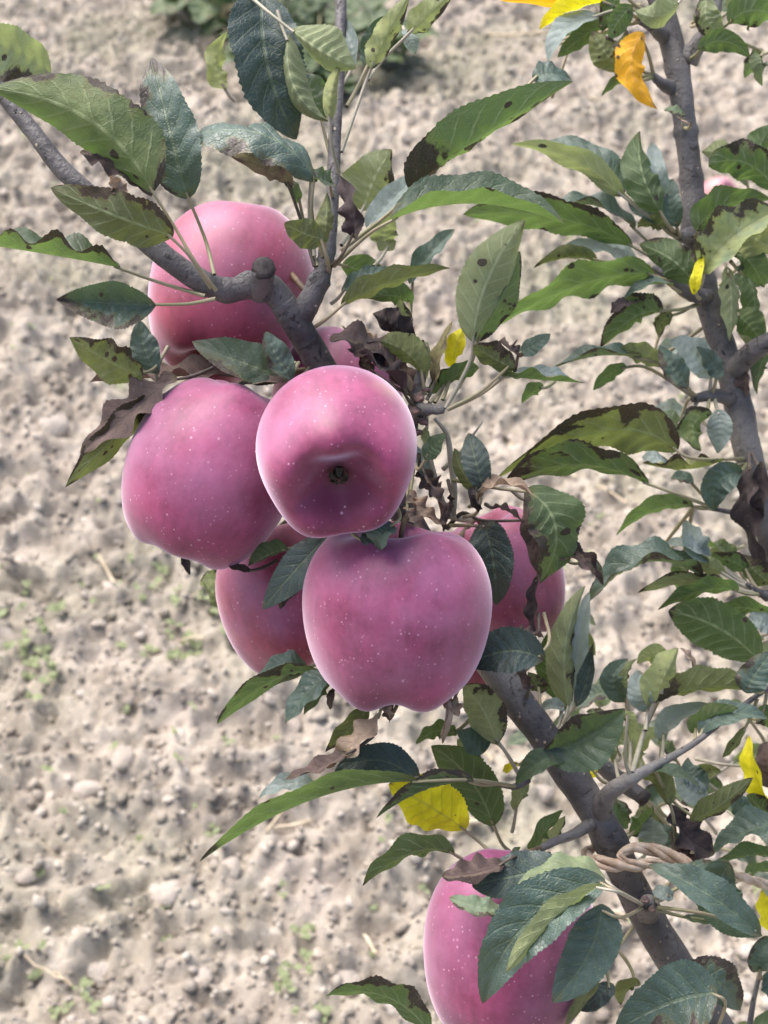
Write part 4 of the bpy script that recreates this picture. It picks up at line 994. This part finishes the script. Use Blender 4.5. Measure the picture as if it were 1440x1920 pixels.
L('D', 1450, 1480, 1435, 1430, 1440, 1390, 46, 40, 20, 0.86, wave=0.2, pet=[(1465, 1520)])
L('B', 1465, 1545, 1400, 1560, 1335, 1602, 88, 62, 28, 0.81, spots=0.05, pet=[(1500, 1530)])
L('G', 1465, 1610, 1400, 1605, 1335, 1630, 60, 130, 15, 0.815, spots=0.3, pet=[(1500, 1620)])
L('P', 1390, 1560, 1370, 1570, 1350, 1590, 40, 150, 15, 0.83, pet=[(1420, 1540)])
L('B', 1400, 1530, 1385, 1510, 1365, 1490, 50, 20, 15, 0.84, spots=0, pet=[(1430, 1560)])
L('G', 1440, 1540, 1420, 1510, 1400, 1490, 50, 150, 15, 0.845, spots=0, pet=[(1460, 1570)])
L('B', 1310, 1375, 1370, 1340, 1440, 1348, 66, 50, 20, 0.795, spots=0.05, pet=[(1302, 1394, 0.79)])
L('G', 1300, 1375, 1330, 1345, 1385, 1328, 60, 140, 15, 0.80, spots=0.1, yel=0.35, pet=[(1302, 1394, 0.79)])
L('S', 1245, 1390, 1265, 1350, 1330, 1320, 60, 40, 20, 0.81, spots=0, pet=[(1240, 1430, 0.778)])
L('O', 1400, 1360, 1378, 1395, 1355, 1420, 34, 140, 15, 0.81, pet=[(1420, 1310, 0.808)])
L('G', 1420, 1345, 1440, 1350, 1460, 1380, 60, 140, 15, 0.815, pet=[(1440, 1290, 0.81)])
L('P', 1210, 1440, 1200, 1400, 1240, 1365, 66, 150, 20, 0.82, yel=0.5, spots=0.1, pet=[(1200, 1455, 0.775)])
L('G', 1160, 1500, 1165, 1530, 1178, 1552, 42, 20, 15, 0.81, spots=0, pet=[(1150, 1485, 0.775)])
L('G', 1180, 1560, 1205, 1545, 1225, 1510, 50, 150, 15, 0.825, spots=0, pet=[(1160, 1580, 0.80)])
L('S', 1225, 1590, 1225, 1560, 1215, 1530, 60, 20, 15, 0.83, spots=0, pet=[(1190, 1620, 0.80)])
L('B', 1260, 1590, 1250, 1570, 1235, 1545, 50, 20, 15, 0.835, spots=0, pet=[(1250, 1640)])
L('G', 1000, 1600, 1020, 1560, 1056, 1520, 52, 140, 15, 0.78, spots=0.3, pet=[(985, 1635, 0.76)])
L('P', 1010, 1600, 1040, 1570, 1060, 1530, 40, 150, 15, 0.79, pet=[(1000, 1640, 0.77)])
L('P', 965, 1520, 985, 1480, 1000, 1455, 46, 150, 15, 0.79, spots=0.3, pet=[(960, 1560)])
L('G', 965, 1640, 968, 1610, 975, 1590, 40, 60, 20, 0.72, spots=0.1, curl=40, pet=[(985, 1650, 0.735)])
L('B', 1425, 1820, 1425, 1790, 1440, 1755, 50, 20, 15, 0.85, spots=0, pet=[(1424, 1835, 0.86)])
L('B', 1430, 1830, 1445, 1850, 1455, 1900, 46, 20, 15, 0.855, spots=0, pet=[(1424, 1830, 0.86)])

# small crowded leaves further back on the right-hand limb
frng = np.random.default_rng(321)
for (fx, fy) in [(1150, 1380), (1250, 1420), (1310, 1480), (1180, 1520), (1385, 1420), (1400, 1560), (1260, 1565), (1060, 1180), (1095, 1270), (1000, 1385), (1405, 1200), (1385, 1030), (1290, 1010), (1420, 560), (1400, 440), (1425, 330), (1340, 40), (1405, 100), (1150, 30), (1090, 95), (1250, 650), (1310, 800), (1420, 1330), (1350, 1500), (1120, 1330), (1400, 1660), (1225, 1560), (1410, 1900)]:
    for q in range(2):
        a = frng.uniform(0, 6.28); ll = frng.uniform(55, 95)
        bx, by = fx + frng.uniform(-35, 35), fy + frng.uniform(-35, 35)
        tx, ty = bx + math.cos(a) * ll, by + math.sin(a) * ll * 0.8
        L(str(frng.choice(list('GGBBPSO'))), bx, by, (bx + tx) / 2, (by + ty) / 2 - 8, tx, ty, frng.uniform(36, 58), frng.choice([20, 50, 140, 150]), frng.uniform(8, 25), frng.uniform(0.90, 0.97), spots=0.2, yel=frng.uniform(0, 0.3))

# withered flower-spur scales at the knobbly spur
def bud_mesh(seed, r):
    v, f = rock_shape(seed, 1, 0.5)
    return np_mesh('dry_bud', v * r, f, False)
for k, (x, y, d, r) in enumerate([(786, 745, 0.742, 13), (775, 770, 0.745, 15), (792, 790, 0.75, 12), (770, 720, 0.748, 11), (800, 730, 0.75, 9), (782, 810, 0.755, 10), (712, 1300, 0.70, 0), (1210, 1688, 0.758, 9), (1222, 1705, 0.756, 10)]):
    if r == 0: continue
    o = mesh_obj('dry_bud', bud_mesh(400 + k, r * d / FPX), M['dead_bud'], tree)
    o.location = W(x, y, d)

# ------------------------------------------------------------------ apples
PROF = np.array([(0.0, 0.56), (0.06, 0.57), (0.14, 0.63), (0.25, 0.75), (0.40, 0.86), (0.57, 0.89), (0.75, 0.79), (0.895, 0.585), (0.98, 0.32), (1.0, 0.05), (0.97, -0.24), (0.895, -0.51), (0.78, -0.73), (0.64, -0.875), (0.50, -0.94), (0.37, -0.925), (0.27, -0.83), (0.18, -0.69), (0.09, -0.61), (0.0, -0.60)])
PROF_ROUND = np.array([(0, .68), (.08, .69), (.18, .76), (.32, .85), (.48, .85), (.67, .745), (.845, .53), (.955, .27), (1.0, -.02), (.975, -.28), (.90, -.52), (.78, -.73), (.62, -.875), (.47, -.935), (.34, -.92), (.24, -.85), (.15, -.76), (.08, -.72), (0, -.71)])
PROF_OPEN = np.vstack([PROF[:11], [(0.92, -0.48), (0.85, -0.68), (0.76, -0.82), (0.66, -0.885), (0.55, -0.87), (0.43, -0.77), (0.31, -0.64), (0.19, -0.53), (0.09, -0.47), (0.0, -0.46)]])
def apple_mesh(r, h, seed, lobes=1.0, taper=1.0, prof=None):
    rg = np.random.default_rng(seed)
    n, m = 72, 72
    pr = catmull(PROF if prof is None else prof, n); pr[:, 0] = np.clip(pr[:, 0], 0, None)
    a = np.linspace(0, 2 * np.pi, m, endpoint=False)
    rad = pr[:, 0][:, None]; z = pr[:, 1][:, None]
    low = np.clip((0.15 - z) / 1.0, 0, 1) ** 1.3
    ph = rg.uniform(0, 6.28, 5)
    lob = np.cos(5 * a[None] + ph[0]) + 0.3 * np.cos(3 * a[None] + ph[3])
    rr = rad * (1 + 0.035 * lobes * low * lob + 0.022 * np.cos(2 * a[None] + ph[1]) + 0.018 * np.cos(a[None] + ph[2]))
    rr = rr * (1 - (taper - 1.0) * np.clip(0.3 - z, 0, 1.3) * 0.35)
    rim = np.exp(-((rad - 0.50) / 0.20) ** 2) * (z < 0)
    rim2 = np.exp(-((rad - 0.55) / 0.25) ** 2) * (z > 0)
    zz = z - 0.045 * lobes * lob * rim + 0.035 * rim2 * np.cos(2 * a[None] + ph[4]) + 0.02 * rim2 * np.cos(5 * a[None] + ph[0])
    v = np.stack([rr * np.cos(a) * r, rr * np.sin(a) * r, zz * h * np.ones_like(rr)], -1).reshape(-1, 3)
    idx = np.arange(n * m).reshape(n, m)
    nx = np.roll(idx, -1, axis=1)
    f = np.stack([idx[:-1], idx[1:], nx[1:], nx[:-1]], -1).reshape(-1, 4)
    return np_mesh('apple_body', v, f, True)

def make_apple(label, cx_, cy_, d, rpx, hpx, ax, spin, mat='apple', seed=0, stem=None, lobes=1.0, taper=1.0, cal=True, loc=None, prof=None):
    cz0 = 0.0 if prof is None else (0.13 if prof is PROF_OPEN else -0.11)
    r = rpx * d / FPX; h = hpx * d / FPX
    root = empty('apple', W(cx_, cy_, d) if loc is None else loc)
    z = np.array(ax, float); z /= np.linalg.norm(z)
    zw = Vector(CAMN[:3, :3] @ z) if loc is None else Vector(z)
    q = zw.to_track_quat('Z', 'Y')
    root.rotation_mode = 'QUATERNION'
    from mathutils import Quaternion
    root.rotation_quaternion = q @ Quaternion((0, 0, 1), spin)
    tag(root, label, 'apple', 'apples')
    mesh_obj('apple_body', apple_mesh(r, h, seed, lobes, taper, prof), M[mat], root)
    # stalk
    rg = np.random.default_rng(seed + 50)
    sx, sy = rg.uniform(-0.25, 0.25, 2)
    if stem is not None:
        end = (root.matrix_basis.inverted() @ Vector(W(*stem)))
        pts = catmull([(0, 0, 0.58 * h), (sx * r * .3, sy * r * .3, 0.95 * h), tuple(end)], 12)
    else:
        pts = catmull([(0, 0, 0.58 * h), (sx * r * .2, sy * r * .2, 0.85 * h), (sx * r, sy * r, 1.22 * h)], 12)
    mesh_obj('stem', tube_mesh('stem', pts, np.linspace(0.0011, 0.0016, 12), 8, 0.05, seed=seed), M['stem'], root)
    if cal:
        bm = bmesh.new()
        for k in range(5):
            an = k * 2 * math.pi / 5 + rg.uniform(-.2, .2)
            for q0 in (0, 1):
                pass
            ca, sa = math.cos(an), math.sin(an)
            def P(rr, w, zz): return bm.verts.new((r * (rr * ca - w * sa), r * (rr * sa + w * ca), h * (zz + cz0)))
            a1, a2 = P(0.10, -0.045, -0.63), P(0.10, 0.045, -0.63)
            b1, b2 = P(0.12, -0.05, -0.70), P(0.12, 0.05, -0.70)
            c1, c2 = P(0.06, -0.03, -0.77), P(0.06, 0.03, -0.77)
            e = P(-0.02 + rg.uniform(-.03, .05), rg.uniform(-.03, .03), -0.80)
            bm.faces.new((a1, a2, b2, b1)); bm.faces.new((b1, b2, c2, c1)); bm.faces.new((c1, c2, e))
        bmesh.ops.create_icosphere(bm, subdivisions=1, radius=0.075 * r, matrix=Matrix.Translation((0, 0, (-0.64 + cz0) * h)))
        me = bpy.data.meshes.new('calyx'); bm.to_mesh(me); bm.free()
        mesh_obj('calyx', me, M['calyx'], root)
    return root

make_apple('pink apple behind the forked branch, highest of the apples', 432, 552, 0.802, 152, 168, (0.22, 0.88, -0.40), 0.4, 'apple_red', 1, stem=(585, 560, 0.765), lobes=0.5, taper=1.15)
make_apple('large pink apple at the left of the cluster, partly shaded by its neighbour', 396, 878, 0.752, 155, 183, (0.36, 0.93, 0.0), 1.1, 'apple', 2, stem=(600, 690, 0.765), lobes=0.3, prof=PROF_ROUND)
make_apple('pale pink apple with its open dark calyx facing the camera', 631, 846, 0.698, 149, 156, (-0.06, 0.50, -0.77), 0.35, 'apple', 3, stem=(690, 800, 0.768), lobes=1.5, prof=PROF_OPEN)
make_apple('largest purple-pink apple, hanging lowest in front of the clustered apples', 745, 1150, 0.730, 178, 174, (0.03, 0.985, 0.12), 0.9, 'apple', 4, stem=(770, 960, 0.772), lobes=0.9, taper=1.07)
make_apple('red-pink apple half hidden at the lower left, behind the largest apple', 550, 1118, 0.812, 138, 142, (-0.25, 0.95, -0.1), 2.0, 'apple_red', 5, stem=(700, 900, 0.778))
make_apple('pink apple right of the largest one, crossed by a dark leaf', 940, 1080, 0.822, 116, 124, (-0.35, 0.92, 0.15), 0.2, 'apple_red', 6, stem=(850, 1030, 0.79))
make_apple('lone pink apple at the bottom, covered by two drooping leaves', 952, 1776, 0.722, 158, 178, (0.10, 0.97, 0.05), 2.6, 'apple', 7, stem=(1012, 1592, 0.748), lobes=0.5)
make_apple('pale sliver of an apple peeking out right of the fork behind the limb', 632, 744, 0.826, 118, 126, (0.3, 0.93, -0.2), 3.0, 'apple', 8, stem=(770, 720, 0.765))
make_apple('dark red apple in shade behind the limb below the largest apple', 880, 1206, 0.865, 84, 90, (0.2, 0.95, 0.0), 3.6, 'apple_red', 9, stem=(900, 1130, 0.80))
g = ground_at(1340, 402)
make_apple('small faded fallen apple lying on the soil behind the right limb', 0, 0, 3.3, 36, 38, (0.55, -0.45, 0.70), 0.5, 'apple_faded', 10, loc=(g[0], g[1], 0.034))

# ------------------------------------------------------------------ raffia tie
tie = empty('raffia_tie', W(1140, 1612, 0.79))
tag(tie, 'cream raffia tie wound round the lower limb and pulled to the right', 'tie')
iv = tie.matrix_basis.inverted()
def strand(name, pts, r, n=30, seed=0):
    base = np.array(W(1140, 1612, 0.79))
    n = n * 2
    wpts = np.array([W(*q) for q in catmull(pts, n)]) - base
    rr = np.interp(np.linspace(0, 1, n), np.linspace(0, 1, len(r)), r) * 0.62 / FPX
    T = np.gradient(wpts, axis=0); T /= np.linalg.norm(T, axis=1)[:, None]
    A = np.cross(T, np.array([0.2, 0.5, 0.84])); A /= np.linalg.norm(A, axis=1)[:, None]
    B = np.cross(T, A)
    length = np.concatenate([[0], np.cumsum(np.linalg.norm(np.diff(wpts, axis=0), axis=1))])
    for k in range(3):
        ph = length * 150 + k * 2.094 + seed
        q = wpts + (np.cos(ph)[:, None] * A + np.sin(ph)[:, None] * B) * (rr * 0.50)[:, None]
        mesh_obj(name, tube_mesh(name, q, rr * (0.52 + 0.08 * k), 9, 0.10, squash=0.75, seed=seed * 7 + k), M['raffia'], tie)
strand('loop', [(1118, 1588, 0.806), (1100, 1600, 0.79), (1115, 1614, 0.774), (1150, 1622, 0.770), (1195, 1622, 0.776), (1240, 1618, 0.785), (1290, 1626, 0.79)], [9, 14, 17, 18, 17, 13, 10], seed=1)
strand('loop', [(1175, 1616, 0.772), (1163, 1604, 0.772), (1180, 1592, 0.776), (1210, 1590, 0.782), (1248, 1602, 0.785), (1280, 1614, 0.786), (1296, 1626, 0.786)], [8, 10, 12, 14, 16, 15, 11], seed=2)
strand('tail', [(1285, 1628, 0.79), (1330, 1632, 0.81), (1385, 1645, 0.83), (1440, 1658, 0.85), (1520, 1680, 0.875), (1640, 1700, 0.905), (1690, 1702, 0.905)], [9, 10, 12, 13, 12, 11, 11], n=40, seed=4)
strand('tail', [(1290, 1632, 0.79), (1340, 1626, 0.815), (1400, 1650, 0.835), (1450, 1668, 0.855), (1530, 1690, 0.88), (1650, 1712, 0.908)], [5, 7, 8, 8, 8, 8], n=40, seed=5)

# ------------------------------------------------------------------ weeds and litter on the soil
UPN = np.array([0, 0, 1.0])
def weed_leaf(parent, base, dirv, length, width, arch, seed, mat):
    P0 = np.zeros(3); dirv = np.array(dirv, float); dirv /= np.linalg.norm(dirv)
    P2 = dirv * length; P1 = dirv * length * 0.5 + UPN * arch * length
    v, uv = leaf_verts(P0, P1, P2, width, 10, 12, -10, 0.2, 10, seed, nview=UPN, upref=np.array([1.0, 0.2, 0]))
    o = mesh_obj('leaf', leaf_mesh('leaf', v, uv), M[mat], parent)
    o.location = base
    o['spots'] = 0.05; o['burn_tip'] = 0.0; o['burn_base'] = 0.0; o['burn_edge'] = 0.0; o['yellowing'] = 0.2
    return o
def weed_plant(px, py, label, nleaf, size, spread, seed):
    g = ground_at(px, py)
    gz = float(gheight(g[0], g[1]))
    root = empty('weed_plant', (g[0], g[1], gz))
    tag(root, label, 'weed', None)
    rg = np.random.default_rng(seed)
    for k in range(3):
        a = rg.uniform(0, 6.28)
        tip = np.array([math.cos(a) * spread * .5, math.sin(a) * spread * .5, size * rg.uniform(0.6, 0.9)])
        mesh_obj('stem', tube_mesh('stem', catmull([(0, 0, -0.01), tuple(tip * [0.3, 0.3, 0.6]), tuple(tip)], 10), np.linspace(0.004, 0.002, 10), 8, 0.03, seed=k), M['petiole'], root)
    for k in range(nleaf):
        a = rg.uniform(0, 6.28); rr = spread * math.sqrt(rg.random())
        b = (math.cos(a) * rr * 0.6, math.sin(a) * rr * 0.6, size * rg.uniform(0.1, 0.85))
        ll = size * rg.uniform(0.5, 0.95)
        weed_leaf(root, b, (math.cos(a), math.sin(a), rg.uniform(-0.2, 0.5)), ll, ll * rg.uniform(0.5, 0.75), rg.uniform(0.02, 0.16), seed * 100 + k, 'weed')
    return root
weed_plant(600, 130, 'broad-leaved green weed on the soil behind the thin upright shoot', 85, 0.14, 0.27, 71)
weed_plant(420, 62, 'leafy green weed at the top edge left of the upright shoot', 45, 0.15, 0.18, 72)

# seedlings too small to count: one mesh of little leaf blades
def sprout_field(spots):
    V, U_, F = [], [], []
    off = 0
    rg = np.random.default_rng(77)
    quad = [(0, -.02), (0.35, -0.42), (0.75, -0.34), (1, 0), (0.75, 0.34), (0.35, 0.42), (0, .02)]
    for (px, py, n, rad_, sz) in spots:
        g = ground_at(px, py)
        for k in range(n):
            x = g[0] + rg.normal(0, rad_); y = g[1] + rg.normal(0, rad_ * 1.3)
            z = float(gheight(x, y)) + 0.006
            for b in range(rg.integers(2, 5)):
                a = rg.uniform(0, 6.28); ll = sz * rg.uniform(0.6, 1.3); el = rg.uniform(0.1, 0.9)
                dx, dy = math.cos(a), math.sin(a)
                for (s_, w_) in quad:
                    V.append((x + dx * s_ * ll * math.cos(el) - dy * w_ * ll * 0.7, y + dy * s_ * ll * math.cos(el) + dx * w_ * ll * 0.7, z + s_ * ll * math.sin(el) * (1 - 0.3 * s_) + 0.002 + abs(w_) * ll * .2))
                    U_.append((s_, w_ + 0.5))
                F.append(list(range(off, off + 7))[::-1]); off += 7
    me = bpy.data.meshes.new('seedlings'); me.from_pydata(V, [], F)
    lay = me.uv_layers.new(name='UVMap')
    for lp in me.loops: lay.data[lp.index].uv = U_[lp.vertex_index]
    return me
rs = np.random.default_rng(9)
spots_ = [(50, 1225, 26, 0.035, 0.016), (300, 1090, 12, 0.03, 0.015), (300, 1210, 8, 0.02, 0.014), (345, 1240, 8, 0.02, 0.014), (30, 1100, 6, 0.03, 0.012), (120, 1870, 6, 0.02, 0.014), (590, 1885, 10, 0.03, 0.014), (20, 1830, 8, 0.02, 0.013), (430, 1180, 8, 0.03, 0.016), (10, 300, 5, 0.05, 0.02), (230, 700, 6, 0.06, 0.013), (1010, 1120, 6, 0.04, 0.014), (360, 1640, 5, 0.04, 0.01), (400, 1390, 5, 0.04, 0.01), (700, 1560, 5, 0.04, 0.01)]
spots_ += [(rs.uniform(-20, 1460), rs.uniform(350, 1900), rs.integers(1, 4), 0.05, rs.uniform(0.007, 0.012)) for _ in range(45)]
sd_o = mesh_obj('seedlings', sprout_field(spots_), M['sprout'])
tag(sd_o, 'tiny pale green seedlings dotted over the soil', 'seedlings', kind='stuff')

# dry straw and twig bits on the soil
def litter():
    rg = np.random.default_rng(31)
    V, F = [], []
    off = 0
    pos = [(980, 68, 0.0, 0.16, 0.004), (545, 1560, 0.3, 0.05, 0.003), (860, 1570, 0.2, 0.06, 0.005)]
    pos += [(rg.uniform(0, 1440), rg.uniform(100, 1900), rg.uniform(0, 3.1), rg.uniform(0.02, 0.06), rg.uniform(0.0012, 0.0026)) for _ in range(50)]
    for (px, py, a, ll, r) in pos:
        g = ground_at(px, py)
        t_ = np.linspace(-0.5, 0.5, 5)
        x = g[0] + np.cos(a) * t_ * ll; y = g[1] + np.sin(a) * t_ * ll + rg.normal(0, ll * 0.04, 5)
        z = np.max(gheight(x, y)) * 0.7 + 0.3 * gheight(x, y) + r + 0.003
        for i in range(5):
            for q in range(4):
                an = q * math.pi / 2
                V.append((x[i] - math.sin(a) * r * math.cos(an), y[i] + math.cos(a) * r * math.cos(an), z[i] + r * math.sin(an)))
        for i in range(4):
            for q in range(4):
                F.append((off + i * 4 + q, off + i * 4 + (q + 1) % 4, off + (i + 1) * 4 + (q + 1) % 4, off + (i + 1) * 4 + q))
        off += 20
    return np_mesh('straw_litter', np.array(V), np.array(F), True)
st_o = mesh_obj('straw_litter', litter(), M['straw'])
tag(st_o, 'dry straw and twig bits scattered on the soil', 'litter', kind='stuff')
